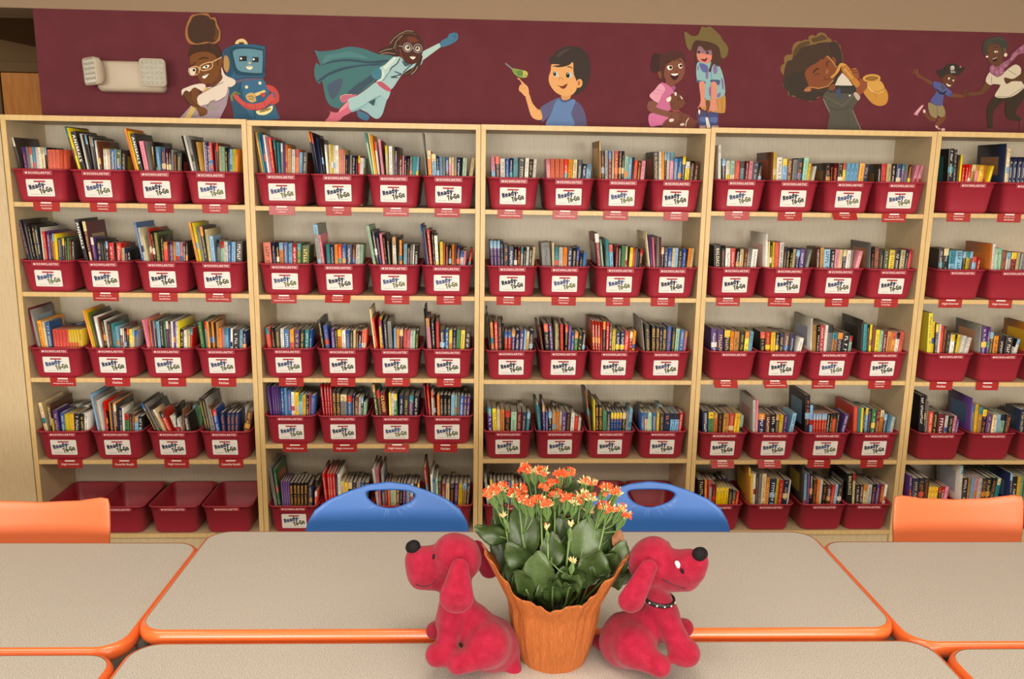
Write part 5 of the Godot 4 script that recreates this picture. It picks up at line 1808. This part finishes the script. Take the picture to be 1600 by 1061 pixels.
func nets(prims: Array, k: float, cell: float) -> ArrayMesh:
	# surface nets over the grid that holds the shapes
	var lo := Vector3.ONE * 1e3
	var hi := -lo
	for q in prims:
		var r := maxf(q[2], q[3]) / minf(q[4].x, minf(q[4].y, q[4].z)) + k * 0.5 + cell * 2
		lo = lo.min(q[0] - Vector3.ONE * r).min(q[1] - Vector3.ONE * r)
		hi = hi.max(q[0] + Vector3.ONE * r).max(q[1] + Vector3.ONE * r)
	var nx := int((hi.x - lo.x) / cell) + 2
	var ny := int((hi.y - lo.y) / cell) + 2
	var nz := int((hi.z - lo.z) / cell) + 2
	var val := PackedFloat32Array()
	val.resize(nx * ny * nz)
	val.fill(1.0)
	var blk := 6
	for bi in range(0, nx, blk):
		for bj in range(0, ny, blk):
			for bk in range(0, nz, blk):
				var c := lo + Vector3(bi + blk * 0.5, bj + blk * 0.5, bk + blk * 0.5) * cell
				var d0 := field(c, prims, k)
				var far := absf(d0) > cell * blk * 1.9
				for i in range(bi, mini(bi + blk, nx)):
					for j in range(bj, mini(bj + blk, ny)):
						for m in range(bk, mini(bk + blk, nz)):
							val[(i * ny + j) * nz + m] = d0 if far else field(lo + Vector3(i, j, m) * cell, prims, k)
	var vid := PackedInt32Array()
	vid.resize(nx * ny * nz)
	vid.fill(-1)
	var verts := PackedVector3Array()
	var corner: Array[Vector3i] = []
	for q in 8: corner.append(Vector3i(q & 1, (q >> 1) & 1, (q >> 2) & 1))
	var edges := [[0, 1], [2, 3], [4, 5], [6, 7], [0, 2], [1, 3], [4, 6], [5, 7], [0, 4], [1, 5], [2, 6], [3, 7]]
	var f := PackedFloat32Array()
	f.resize(8)
	for i in nx - 1:
		for j in ny - 1:
			for m in nz - 1:
				var mask := 0
				for q in 8:
					var c := corner[q]
					f[q] = val[((i + c.x) * ny + j + c.y) * nz + m + c.z]
					if f[q] < 0: mask |= 1 << q
				if mask == 0 or mask == 255: continue
				var sum := Vector3.ZERO
				var cnt := 0
				for e in edges:
					var a: float = f[e[0]]
					var b: float = f[e[1]]
					if (a < 0) == (b < 0): continue
					sum += Vector3(corner[e[0]]).lerp(Vector3(corner[e[1]]), a / (a - b))
					cnt += 1
				vid[(i * ny + j) * nz + m] = verts.size()
				verts.append(lo + (Vector3(i, j, m) + sum / cnt) * cell)
	var index := PackedInt32Array()
	var nor := PackedVector3Array()
	nor.resize(verts.size())
	for i in range(1, nx - 1):
		for j in range(1, ny - 1):
			for m in range(1, nz - 1):
				var a := val[(i * ny + j) * nz + m]
				for ax in 3:
					var i2 := i + (1 if ax == 0 else 0)
					var j2 := j + (1 if ax == 1 else 0)
					var m2 := m + (1 if ax == 2 else 0)
					var b := val[(i2 * ny + j2) * nz + m2]
					if (a < 0) == (b < 0): continue
					var u := Vector3i(0, 1, 0) if ax == 0 else (Vector3i(0, 0, 1) if ax == 1 else Vector3i(1, 0, 0))
					var w := Vector3i(0, 0, 1) if ax == 0 else (Vector3i(1, 0, 0) if ax == 1 else Vector3i(0, 1, 0))
					var at := func(s: Vector3i) -> int: return vid[((i - s.x) * ny + j - s.y) * nz + m - s.z]
					var p0: int = at.call(Vector3i.ZERO)
					var p1: int = at.call(u)
					var p2: int = at.call(u + w)
					var p3: int = at.call(w)
					if p0 < 0 or p1 < 0 or p2 < 0 or p3 < 0: continue
					if a < 0: index.append_array([p0, p2, p1, p0, p3, p2])
					else: index.append_array([p0, p1, p2, p0, p2, p3])
	for t in range(0, index.size(), 3):
		var n := (verts[index[t + 2]] - verts[index[t]]).cross(verts[index[t + 1]] - verts[index[t]])
		for q in 3: nor[index[t + q]] += n
	for v in nor.size(): nor[v] = nor[v].normalized()
	var arr := []
	arr.resize(Mesh.ARRAY_MAX)
	arr[Mesh.ARRAY_VERTEX] = verts
	arr[Mesh.ARRAY_NORMAL] = nor
	arr[Mesh.ARRAY_INDEX] = index
	var mesh := ArrayMesh.new()
	mesh.add_surface_from_arrays(Mesh.PRIMITIVE_TRIANGLES, arr)
	return mesh


func cap(a: Vector3, b: Vector3, ra: float, rb: float, sq := Vector3.ONE) -> Array:
	return [a, b, ra, rb, sq]


# A seated plush puppy that looks along +x, its base at the origin. The left-facing one is turned round.
func plush_dog(n: int) -> void:
	var left := n == 0
	var t := thing("plush_dog", ["seated red plush dog without a collar, left of the potted plant", "seated red plush dog with black collar, right of the potted plant"][n], "plush toy", Vector3(1.79, 0.734, 1.948) if left else Vector3(2.13, 0.734, 1.948), 0, "red plush dogs")
	var k := 0.0105
	var body_prims: Array
	var near_ear: Array
	var far_ear: Array
	var nose: Array
	if left:
		body_prims = [cap(Vector3(-0.0159, 0.1131, 0), Vector3(0.0132, 0.0781, 0), 0.0312, 0.037), cap(Vector3(0.0132, 0.0781, 0), Vector3(0.0411, 0.0444, 0), 0.0372, 0.0499), cap(Vector3(0.0544, 0.0362, 0), Vector3(0.0546, 0.0362, 0), 0.0468, 0.0468), cap(Vector3(-0.0242, 0.0937, 0.01), Vector3(-0.0239, 0.0937, 0.01), 0.0302, 0.0302), cap(Vector3(-0.0135, 0.205, -0.012), Vector3(-0.0132, 0.205, -0.012), 0.0432, 0.0432), cap(Vector3(-0.025, 0.216, -0.015), Vector3(-0.0248, 0.216, -0.015), 0.0331, 0.0331), cap(Vector3(-0.0425, 0.1858, -0.02), Vector3(-0.0791, 0.1827, -0.03), 0.0324, 0.0313), cap(Vector3(-0.054, 0.1687, -0.02), Vector3(-0.0805, 0.1633, -0.028), 0.0284, 0.0255), cap(Vector3(-0.0627, 0.2021, -0.022), Vector3(-0.091, 0.196, -0.035), 0.0217, 0.0191), cap(Vector3(-0.0176, 0.1641, -0.01), Vector3(-0.013, 0.1163, 0), 0.0283, 0.0312), cap(Vector3(-0.0252, 0.1009, 0.028), Vector3(-0.034, 0.0528, 0.046), 0.021, 0.0193), cap(Vector3(-0.0359, 0.0482, 0.046), Vector3(-0.0487, 0.0536, 0.056), 0.0215, 0.0215), cap(Vector3(-0.0343, 0.0556, -0.04), Vector3(-0.0586, 0.0387, -0.05), 0.0185, 0.0164), cap(Vector3(0.0404, 0.0607, 0.034), Vector3(0.0407, 0.0607, 0.034), 0.0422, 0.0422), cap(Vector3(0.0247, 0.0483, 0.055), Vector3(-0.0116, 0.0465, 0.07), 0.0225, 0.0208), cap(Vector3(0.0377, 0.0092, -0.045), Vector3(0.038, 0.0092, -0.045), 0.0407, 0.0407), cap(Vector3(0.0838, 0.023, 0), Vector3(0.0905, 0.0001, 0.02), 0.017, 0.0146)]
		near_ear = [cap(Vector3(-0.0097, 0.2186, 0.05), Vector3(-0.0141, 0.1752, 0.075), 0.016, 0.0303, Vector3(1, 1, 2.0))]
		far_ear = [cap(Vector3(0.0198, 0.204, -0.06), Vector3(0.046, 0.1507, -0.08), 0.0148, 0.0202, Vector3(1, 1, 2.0))]
		nose = [cap(Vector3(-0.099, 0.214, -0.04), Vector3(-0.0948, 0.2202, -0.03), 0.0123, 0.0123)]
	else:
		body_prims = [cap(Vector3(0.0254, 0.0998, 0), Vector3(-0.0043, 0.0713, 0), 0.0287, 0.0366), cap(Vector3(-0.0043, 0.0713, 0), Vector3(-0.0331, 0.0524, 0), 0.0367, 0.0484), cap(Vector3(-0.0429, 0.0396, 0), Vector3(-0.0426, 0.0396, 0), 0.0465, 0.0465), cap(Vector3(0.0292, 0.0958, 0.01), Vector3(0.0295, 0.0958, 0.01), 0.0268, 0.0268), cap(Vector3(-0.001, 0.204, 0.01), Vector3(-0.0007, 0.204, 0.01), 0.043, 0.043), cap(Vector3(0.004, 0.2209, 0.01), Vector3(0.0043, 0.2209, 0.01), 0.0321, 0.0321), cap(Vector3(0.0306, 0.1973, 0.025), Vector3(0.0578, 0.2116, 0.045), 0.0319, 0.0313), cap(Vector3(0.0327, 0.1809, 0.02), Vector3(0.0561, 0.1879, 0.04), 0.0263, 0.0223), cap(Vector3(0.0457, 0.2149, 0.03), Vector3(0.072, 0.2285, 0.052), 0.0204, 0.0181), cap(Vector3(0.0066, 0.1683, 0.01), Vector3(0.0227, 0.1125, 0), 0.0231, 0.0242), cap(Vector3(0.032, 0.093, 0.03), Vector3(0.0525, 0.0559, 0.055), 0.023, 0.0224), cap(Vector3(0.0528, 0.0512, 0.055), Vector3(0.0592, 0.0533, 0.06), 0.0239, 0.0245), cap(Vector3(0.0599, 0.0475, -0.04), Vector3(0.0843, 0.0398, -0.05), 0.0181, 0.0175), cap(Vector3(-0.0323, 0.0552, 0.034), Vector3(-0.032, 0.0552, 0.034), 0.0414, 0.0414), cap(Vector3(-0.0231, 0.0475, 0.055), Vector3(0.0092, 0.0353, 0.07), 0.0244, 0.0204), cap(Vector3(-0.0258, 0.0057, -0.045), Vector3(-0.0255, 0.0057, -0.045), 0.041, 0.041), cap(Vector3(-0.074, 0.0066, -0.05), Vector3(-0.0817, 0.0057, -0.06), 0.0146, 0.0134)]
		near_ear = [cap(Vector3(-0.018, 0.2196, 0.06), Vector3(-0.0497, 0.1691, 0.08), 0.0161, 0.0238, Vector3(1, 1, 2.0))]
		far_ear = [cap(Vector3(0.0369, 0.2073, -0.055), Vector3(0.0587, 0.1555, -0.085), 0.012, 0.018, Vector3(1, 1, 2.0))]
		nose = [cap(Vector3(0.0702, 0.2458, 0.062), Vector3(0.0772, 0.2407, 0.05), 0.0122, 0.0122)]
	var body := nets(body_prims, k, 0.0033)
	obj("body", body, M.red_plush, t)
	obj("ear", nets(near_ear, 0.01, 0.0033), M.red_plush, t)
	obj("ear", nets(far_ear, 0.01, 0.0036), M.red_plush, t)
	obj("nose", nets(nose, 0.004, 0.0024), M.black_plush, t)
	# the point of the body's front at (x, y)
	var front := func(x: float, y: float) -> Vector3:
		var z := 0.16
		while z > -0.1 and field(Vector3(x, y, z), body_prims, k) > 0.0: z -= 0.001
		return Vector3(x, y, z)
	var st := mb(0)
	var seam := PackedVector3Array()
	for p in MOUTH[n]: seam.append(front.call(p[0], p[1]) + Vector3(0, 0, 0.0002))
	tube(st, seam, 0.0011, 0.0011, 6)
	build("mouth_seam", st, M.black_leather, t)
	if left:
		obj("eye", nets([cap(front.call(EYES[0][0], EYES[0][1]) + Vector3(0, 0.002, -0.001), front.call(EYES[0][0], EYES[0][1]) + Vector3(-0.001, -0.002, -0.001), 0.0032, 0.0032)], 0.002, 0.0012), M.black_plush, t)
	else:
		var e: Vector3 = front.call(EYES[1][0], EYES[1][1])
		obj("eye_white", nets([cap(e + Vector3(-0.002, 0.004, -0.0005), e + Vector3(0.002, -0.003, -0.0005), 0.0042, 0.0044)], 0.002, 0.0012), M.white_felt, t)
		var e2: Vector3 = front.call(EYES[2][0], EYES[2][1])
		obj("pupil", nets([cap(e2 + Vector3(-0.001, 0.002, 0.0012), e2 + Vector3(0.001, -0.002, 0.0012), 0.003, 0.003)], 0.002, 0.0012), M.black_plush, t)
		# collar: a flat band round the neck with studs
		st = mb(0)
		var c := Vector3(COLLAR[0], COLLAR[1], COLLAR[2])
		var b := Basis(Vector3(0, 0, 1), -0.12) * Basis(Vector3.RIGHT, 0.12)
		var reach: Array[float] = []
		for i in 40:
			var dir := b * Vector3(cos(TAU * i / 40), 0, sin(TAU * i / 40))
			var r := 0.012
			while r < 0.06 and field(c + dir * r, body_prims, k) < 0.0: r += 0.0005
			reach.append(r + 0.0006)
		var rings: Array = []
		for i in 41:
			var a := TAU * i / 40
			var ring := PackedVector3Array()
			for q in [[0.0, -0.0046], [0.0016, -0.004], [0.0022, 0.0], [0.0016, 0.004], [0.0, 0.0046], [-0.003, 0.0]]:
				ring.append(c + b * Vector3(cos(a) * (reach[i % 40] + q[0]), q[1], sin(a) * (reach[i % 40] + q[0])))
			rings.append(ring)
		loft(st, rings)
		var band := build("collar", st, M.black_leather, t)
		for i in 13:
			var a := TAU * (i * 3 % 40) / 40.0
			var far: float = reach[i * 3 % 40]
			var d := b * Vector3(cos(a), 0, sin(a))
			st = mb(0)
			tube(st, PackedVector3Array([c + d * (far + 0.001), c + d * (far + 0.003), c + d * (far + 0.0036)]), 0.0021, 0.0012, 8)
			build("stud", st, M.stud, band)


# ---------------------------------------------------------------- plant
func leaf_mesh(w: float, l: float, fold: float, curl: float, seed_: int) -> ArrayMesh:
	# base at the origin, tip along +y, face towards +z
	var st := mb(0)
	var nu := 8
	var nv := 14
	var g := RandomNumberGenerator.new()
	g.seed = seed_
	var ph := g.randf() * TAU
	var at := func(i: int, j: int, back: float) -> Vector3:
		var s := -1.0 + 2.0 * i / nu
		var v := float(j) / nv
		var half: float = w / 2 * pow(sin(PI * pow(clampf(v, 0.0, 1.0), 0.82) * 0.94 + 0.06), 0.62)
		if v > 0.15: half *= 1.0 + 0.055 * absf(sin(v * PI * 7.0)) - 0.03
		var x := s * half
		var y := v * l * (1.0 - 0.06 * s * s * v)
		var z := fold * absf(x) - curl * v * v * l + 0.004 * sin(v * 9.0 + ph + s * 2.0) * absf(s)
		return Vector3(x, y, z - back)
	for i in nu:
		for j in nv:
			quad(st, at.call(i, j, 0.0), at.call(i + 1, j, 0.0), at.call(i + 1, j + 1, 0.0), at.call(i, j + 1, 0.0))
			quad(st, at.call(i + 1, j, 0.0009), at.call(i, j, 0.0009), at.call(i, j + 1, 0.0009), at.call(i + 1, j + 1, 0.0009))
	for j in nv:
		for i in [0, nu]:
			quad(st, at.call(i, j, 0.0009), at.call(i, j, 0.0), at.call(i, j + 1, 0.0), at.call(i, j + 1, 0.0009))
	return done(st)


func floret(st: SurfaceTool, at: Vector3, dir: Vector3, open: bool, g: RandomNumberGenerator, s: float) -> void:
	var side := dir.cross(Vector3(0.3, 0.2, 0.9)).normalized()
	var up := dir.cross(side).normalized()
	var green := lin("b9bd6a").lerp(lin("dfd9a0"), g.randf())
	st.set_color(green)
	var base := at - dir * 0.009 * s
	var r0 := 0.0011 * s
	var r1 := 0.0017 * s
	var ring0 := PackedVector3Array()
	var ring1 := PackedVector3Array()
	for k in 5:
		var a := TAU * k / 5
		var o := side * cos(a) + up * sin(a)
		ring0.append(base + o * r0)
		ring1.append(at - dir * 0.002 * s + o * r1)
	loft(st, [ring0, ring1])
	if not open:
		st.set_color(lin("e6dca8").lerp(lin("d9803c"), g.randf() * g.randf()))
		for k in 5: tri(st, ring1[k], ring1[(k + 1) % 5], at + dir * 0.004 * s)
		return
	var tone := lin("cf3a14").lerp(lin("dc602a"), g.randf())
	st.set_color(tone)
	var spin := g.randf() * TAU
	for k in 4:
		var a := spin + TAU * k / 4
		var o := side * cos(a) + up * sin(a)
		var p := side * -sin(a) + up * cos(a)
		var tip := at + o * 0.0056 * s + dir * 0.0012 * s
		var m0 := at + o * 0.003 * s + p * 0.0023 * s + dir * 0.0012 * s
		var m1 := at + o * 0.003 * s - p * 0.0023 * s + dir * 0.0012 * s
		tri(st, at, m1, tip)
		tri(st, at, tip, m0)


func plant() -> void:
	var at := Vector3(1.957, 0.734, 1.921)
	var t := thing("potted_plant", "orange-flowered green plant in an orange crepe paper wrap between the plush dogs", "potted plant", at)
	# wrap: a pleated cone whose rim rises to two points
	var st := mb(0)
	var nu := 144
	var nv := 22
	var g := RandomNumberGenerator.new()
	g.seed = 77
	var ph: Array = []
	for k in 6: ph.append(g.randf() * TAU)
	var rim := func(a: float) -> float:
		# a = 0 faces +x, PI/2 faces the camera
		var tips := 0.0
		for s in [[2.95, 0.085, 0.45], [0.36, 0.072, 0.62], [-1.25, 0.06, 0.5], [-2.2, 0.05, 0.45]]:
			var d := absf(angle_difference(a, s[0]))
			tips += s[1] * exp(-d * d / (s[2] * s[2]))
		return 0.150 + tips + 0.0035 * sin(a * 9.0 + ph[0]) + 0.002 * sin(a * 23.0 + ph[1])
	var wrap_at := func(i: int, j: int, inset: float) -> Vector3:
		var a := TAU * i / nu
		var v := float(j) / nv
		var top: float = rim.call(a)
		var y := v * top
		var r := 0.0625 + 0.19 * minf(y, 0.115) + 0.45 * maxf(y - 0.115, 0.0) + 0.004 * sin(PI * minf(y / 0.115, 1.0))
		var crease := absf(sin(a * 6.5 + ph[2] + 0.7 * sin(a * 2.0))) + 0.6 * absf(sin(a * 15.0 + ph[3] + y * 14.0))
		r += (0.0052 * v + 0.0011) * (crease - 0.8) + 0.0012 * sin(a * 31.0 + ph[4]) * v
		r += 0.0045 * smoothstep(0.0, 0.06, y) * (1.0 if fposmod(a - 1.2, TAU) < 0.55 else 0.0)
		r -= inset
		return Vector3(cos(a) * r, y, sin(a) * r)
	for i in nu:
		for j in nv:
			quad(st, wrap_at.call(i + 1, j, 0.0), wrap_at.call(i, j, 0.0), wrap_at.call(i, j + 1, 0.0), wrap_at.call(i + 1, j + 1, 0.0))
			quad(st, wrap_at.call(i, j, 0.0012), wrap_at.call(i + 1, j, 0.0012), wrap_at.call(i + 1, j + 1, 0.0012), wrap_at.call(i, j + 1, 0.0012))
		quad(st, wrap_at.call(i + 1, nv, 0.0), wrap_at.call(i, nv, 0.0), wrap_at.call(i, nv, 0.0012), wrap_at.call(i + 1, nv, 0.0012))
	build("paper_wrap", st, M.orange_wrap, t)
	st = mb(0)
	lathe(st, [[0.058, 0.001], [0.076, 0.095], [0.072, 0.095], [0.02, 0.098]], 32)
	build("soil", st, M.soil, t)
	# leaves: [middle x, middle y, depth z, width, length, roll, lean back, yaw, pale]
	var leaves: Array = [[-0.0616, 0.2605, 0.01, 0.0593, 0.1029, 0.1, -0.2, 0, 0],
		[-0.0365, 0.1954, 0.055, 0.0613, 0.0791, 0.05, 0.25, 0, 1],
		[0.0509, 0.2483, 0.03, 0.0673, 0.0752, -0.25, -0.1, 0, 1],
		[0.0649, 0.2085, 0.05, 0.0593, 0.0554, -0.3, 0.4, 0, 0],
		[-0.1192, 0.2448, 0, 0.0376, 0.0673, 1.2, 0.2, 0, 0],
		[-0.0741, 0.221, 0.04, 0.0475, 0.0593, 0.7, 0.3, 0, 0],
		[-0.0615, 0.1782, 0.065, 0.0336, 0.0752, 0.45, 0.5, 0.3, 0],
		[0.1143, 0.206, 0.02, 0.0435, 0.0673, -0.3, 0.1, -0.3, 1],
		[0.1135, 0.241, 0.01, 0.0218, 0.0356, -0.15, 0, 0, 2],
		[0.1356, 0.1622, 0, 0.0316, 0.0435, -1.1, 0.3, 0, 0],
		[-0.009, 0.1784, 0.07, 0.0376, 0.0356, -0.1, 0.9, 0, 0],
		[0.0261, 0.1851, 0.06, 0.0435, 0.0316, -0.7, 0.8, 0, 1],
		[0.0233, 0.176, 0.07, 0.0336, 0.0277, -0.5, 0.9, 0, 0],
		[0.0329, 0.3162, -0.03, 0.0435, 0.0475, -0.3, -0.2, 0, 0],
		[0.0014, 0.268, -0.02, 0.0435, 0.0949, -0.1, -0.2, 0.4, 0],
		[-0.0268, 0.2515, -0.01, 0.0475, 0.087, 0.1, -0.1, -0.3, 0],
		[-0.0102, 0.2282, 0.03, 0.0475, 0.0633, 0, 0.1, 0, 0],
		[-0.0933, 0.2559, -0.02, 0.0435, 0.087, 0.35, -0.1, 0.3, 0],
		[0.0893, 0.255, -0.02, 0.0475, 0.087, -0.3, -0.1, -0.3, 0],
		[0.0236, 0.206, 0.01, 0.0514, 0.0791, -0.1, 0, 0.2, 0],
		[-0.0424, 0.3143, -0.03, 0.0316, 0.0514, 0.1, -0.2, 0, 0],
		[0.0797, 0.2177, 0, 0.0514, 0.0712, -0.45, 0, 0, 0],
		[0.0516, 0.1872, 0.04, 0.0475, 0.0475, -0.2, 0.6, 0, 0],
		[-0.0749, 0.1831, 0.03, 0.0435, 0.0593, 0.6, 0.4, 0, 0],
		[0.1084, 0.165, 0.03, 0.0316, 0.0435, -0.9, 0.6, 0, 0],
		[0.012, 0.2391, 0, 0.0475, 0.0791, 0.15, 0, -0.3, 0],
		[0.0422, 0.2721, -0.03, 0.0396, 0.0712, -0.2, -0.2, 0, 0],
		[0.0329, 0.2006, -0.0007, 0.0622, 0.0877, 0.0836, -0.2826, -0.0344, 0],
		[0.0987, 0.2122, 0.0059, 0.0458, 0.0802, -0.563, 0.0263, 0.0739, 0],
		[-0.0938, 0.2377, -0.0327, 0.0616, 0.0885, 0.2899, 0.1783, -0.3612, 0],
		[0.0365, 0.2383, -0.0499, 0.0608, 0.0731, -0.2645, 0.2895, 0.3724, 0],
		[-0.0351, 0.1718, -0.0166, 0.0569, 0.0729, 0.4144, 0.1144, 0.4666, 0],
		[0.0929, 0.231, -0.0276, 0.0468, 0.0713, -0.6059, -0.1192, 0.1031, 0],
		[-0.0953, 0.1941, -0.0291, 0.0496, 0.0899, 0.4598, -0.1105, -0.0188, 0],
		[0.0464, 0.2713, 0.0105, 0.044, 0.088, -0.0339, -0.2892, 0.2877, 0],
		[-0.0165, 0.1939, -0.0494, 0.0444, 0.0723, 0.3474, -0.1821, 0.2557, 0],
		[0.1031, 0.1668, -0.0286, 0.0505, 0.0818, -0.2853, -0.2352, 0.2484, 0],
		[0.0774, 0.1659, -0.0477, 0.0622, 0.0698, -0.3751, 0.0665, 0.4181, 0],
		[-0.0245, 0.1756, -0.0162, 0.0497, 0.076, -0.0161, -0.2531, -0.3511, 0],
		[0.0532, 0.1561, -0.04, 0.0445, 0.0946, -0.1746, -0.0565, -0.2627, 0],
		[0.0298, 0.1822, -0.0217, 0.0519, 0.0688, 0.1084, -0.2804, -0.0064, 0],
		[0.0767, 0.2576, -0.0046, 0.0623, 0.0847, -0.1912, -0.236, -0.0654, 0],
		[-0.0639, 0.1761, -0.0317, 0.0525, 0.0949, 0.505, 0.2856, -0.0465, 0],
		[0.0069, 0.1925, -0.0203, 0.0493, 0.0784, -0.1744, -0.0738, 0.4884, 0],
		[0.1066, 0.2026, -0.019, 0.0502, 0.0697, -0.566, 0.1692, 0.3674, 0],
		[-0.0216, 0.196, -0.002, 0.0573, 0.0856, 0.2544, -0.0819, 0.2045, 0],
		[-0.039, 0.2251, -0.0023, 0.0572, 0.0754, 0.4249, 0.0898, 0.0807, 0],
		[-0.0785, 0.1685, 0.029, 0.0495, 0.0593, 0.5091, 0.45, -0.2931, 0],
		[-0.0631, 0.1646, 0.033, 0.0495, 0.0593, 0.4121, 0.45, 0.0282, 0],
		[-0.0479, 0.1607, 0.037, 0.0495, 0.0593, 0.3152, 0.45, -0.1496, 0],
		[-0.0326, 0.1568, 0.041, 0.0495, 0.0593, 0.2182, 0.45, 0.103, 0],
		[-0.0175, 0.153, 0.045, 0.0495, 0.0593, 0.1212, 0.45, -0.0222, 0],
		[-0.0026, 0.1608, 0.049, 0.0495, 0.0593, 0.0242, 0.45, 0.19, 0],
		[0.0125, 0.1757, 0.047, 0.0495, 0.0593, -0.0727, 0.45, 0.0885, 0],
		[0.0283, 0.1793, 0.043, 0.0495, 0.0593, -0.1697, 0.45, 0.1786, 0],
		[0.0441, 0.183, 0.039, 0.0495, 0.0593, -0.2667, 0.45, -0.0913, 0],
		[0.06, 0.1867, 0.035, 0.0495, 0.0593, -0.3636, 0.45, 0.0864, 0],
		[0.076, 0.1904, 0.031, 0.0495, 0.0593, -0.4606, 0.45, 0.1427, 0],
		[0.0921, 0.1941, 0.027, 0.0495, 0.0593, -0.5576, 0.45, 0.1969, 0]]
	var li := 0
	for f in leaves:
		var m := leaf_mesh(f[3], f[4], 0.28, 0.16, 100 + li)
		var lm: Material = M.leaf_pale if f[8] == 1 else (M.leaf_brown if f[8] == 2 else M.leaf)
		var o := obj("leaf", m, lm, t)
		var b := Basis(Vector3.UP, f[7]) * Basis(Vector3(0, 0, 1), f[5]) * Basis(Vector3.RIGHT, f[6])
		o.transform = Transform3D(b, Vector3(f[0], f[1], f[2]) - b * Vector3(0, f[4] * 0.5, 0))
		# stalk from the soil to the leaf's base
		var foot := o.transform.origin
		st = mb(0)
		var root := Vector3(foot.x * 0.35, 0.095, foot.z * 0.35)
		if li < 27 and li % 2 == 0 and foot.distance_to(root) > 0.01:
			tube(st, PackedVector3Array([root, root.lerp(foot, 0.5) + Vector3(foot.x, 0, foot.z) * 0.15, foot, o.transform * Vector3(0, f[4] * 0.25, -0.0008)]), 0.0026, 0.0016, 6)
			build("stalk", st, M.stem, t)
		li += 1
	# flower heads: [x, y, z, radius, share open]
	var heads: Array = [[-0.044, 0.3615, -0.02, 0.0123, 0.55],
		[-0.0571, 0.362, -0.03, 0.0123, 0.55],
		[-0.0273, 0.363, -0.01, 0.0123, 0.55],
		[-0.1147, 0.3362, 0.01, 0.0123, 0.55],
		[-0.1244, 0.3321, 0.02, 0.0123, 0.55],
		[-0.101, 0.3364, 0, 0.0123, 0.55],
		[-0.0787, 0.33, 0.02, 0.0123, 0.55],
		[-0.0639, 0.3239, 0.03, 0.0123, 0.55],
		[-0.0525, 0.3198, 0.03, 0.0123, 0.55],
		[-0.0681, 0.3323, 0, 0.0123, 0.55],
		[-0.0208, 0.3344, -0.01, 0.0123, 0.55],
		[-0.0083, 0.3388, -0.02, 0.0123, 0.55],
		[0.0071, 0.3532, -0.02, 0.0123, 0.55],
		[0.0239, 0.3536, -0.03, 0.0123, 0.55],
		[-0.0229, 0.3198, 0.04, 0.0123, 0.55],
		[-0.0354, 0.3238, 0.03, 0.0123, 0.55],
		[0.014, 0.3277, 0.03, 0.0123, 0.55],
		[0.0269, 0.3236, 0.035, 0.0123, 0.55],
		[0.084, 0.3455, 0.03, 0.0123, 0.55],
		[0.1016, 0.3375, 0.03, 0.0123, 0.55],
		[0.0817, 0.3154, 0.04, 0.0123, 0.55],
		[-0.0039, 0.3219, 0, 0.0123, 0.55],
		[0.0513, 0.3425, -0.01, 0.0115, 0.15],
		[0.0646, 0.3366, -0.02, 0.0115, 0.15],
		[0.0439, 0.3297, 0.02, 0.0115, 0.15],
		[0.0594, 0.3235, 0.02, 0.0115, 0.15],
		[0.0579, 0.297, 0.01, 0.0115, 0.15],
		[0.0933, 0.3094, 0.04, 0.0111, 0.3],
		[0.1114, 0.3092, 0.035, 0.0111, 0.3],
		[0.1196, 0.2971, 0.035, 0.0111, 0.3],
		[-0.0229, 0.282, 0.05, 0.0055, 0.1],
		[0.025, 0.2218, 0.06, 0.0071, 0],
		[-0.0992, 0.2916, 0.02, 0.0055, 0],
		[0.0217, 0.2835, 0.04, 0.0047, 0]]
	var mains: Array[Vector3] = []
	var hi := 0
	for f in heads:
		var c := Vector3(f[0], f[1], f[2])
		st = mb(0)
		var low := c - Vector3(c.x * 0.12, 0.032, 0.0)
		if hi % 3 == 0 or mains.is_empty():
			var root := Vector3(c.x * 0.45, 0.10, c.z * 0.5)
			var bend := root.lerp(low, 0.5) + Vector3(c.x * 0.06, 0, 0.004)
			tube(st, PackedVector3Array([root, bend, low]), 0.0023, 0.0018, 7)
			mains.append(bend.lerp(low, 0.55))
		else:
			var near: Vector3 = mains[0]
			for q in mains:
				if q.distance_to(low) < near.distance_to(low): near = q
			tube(st, PackedVector3Array([near, near.lerp(low, 0.5) - Vector3(0, 0.004, 0), low]), 0.0015, 0.0012, 6)
		hi += 1
		var fl := mb()
		for k in int(f[3] * 2000) + 4:
			var d := Vector3(g.randf() * 2 - 1, g.randf() * 1.25 - 0.25, g.randf() * 2 - 0.7).normalized()
			var p: Vector3 = c + Vector3(d.x, d.y * 0.75, d.z) * f[3] * (0.75 + 0.35 * g.randf())
			var out := (d + Vector3(0, 0.7, 0.15)).normalized()
			floret(fl, p, out, g.randf() < f[4] * (0.55 + 0.7 * d.y), g, 1.0)
			tube(st, PackedVector3Array([low, low.lerp(p, 0.5) + Vector3(d.x, 0, d.z) * 0.002, p - out * 0.008]), 0.0011, 0.0007, 5, false)
		var sto := build("flower_stem", st, M.stem, t)
		var fo := build("flower_head", fl, M.petal, sto)
		tag(fo, "", "", "", "stuff")
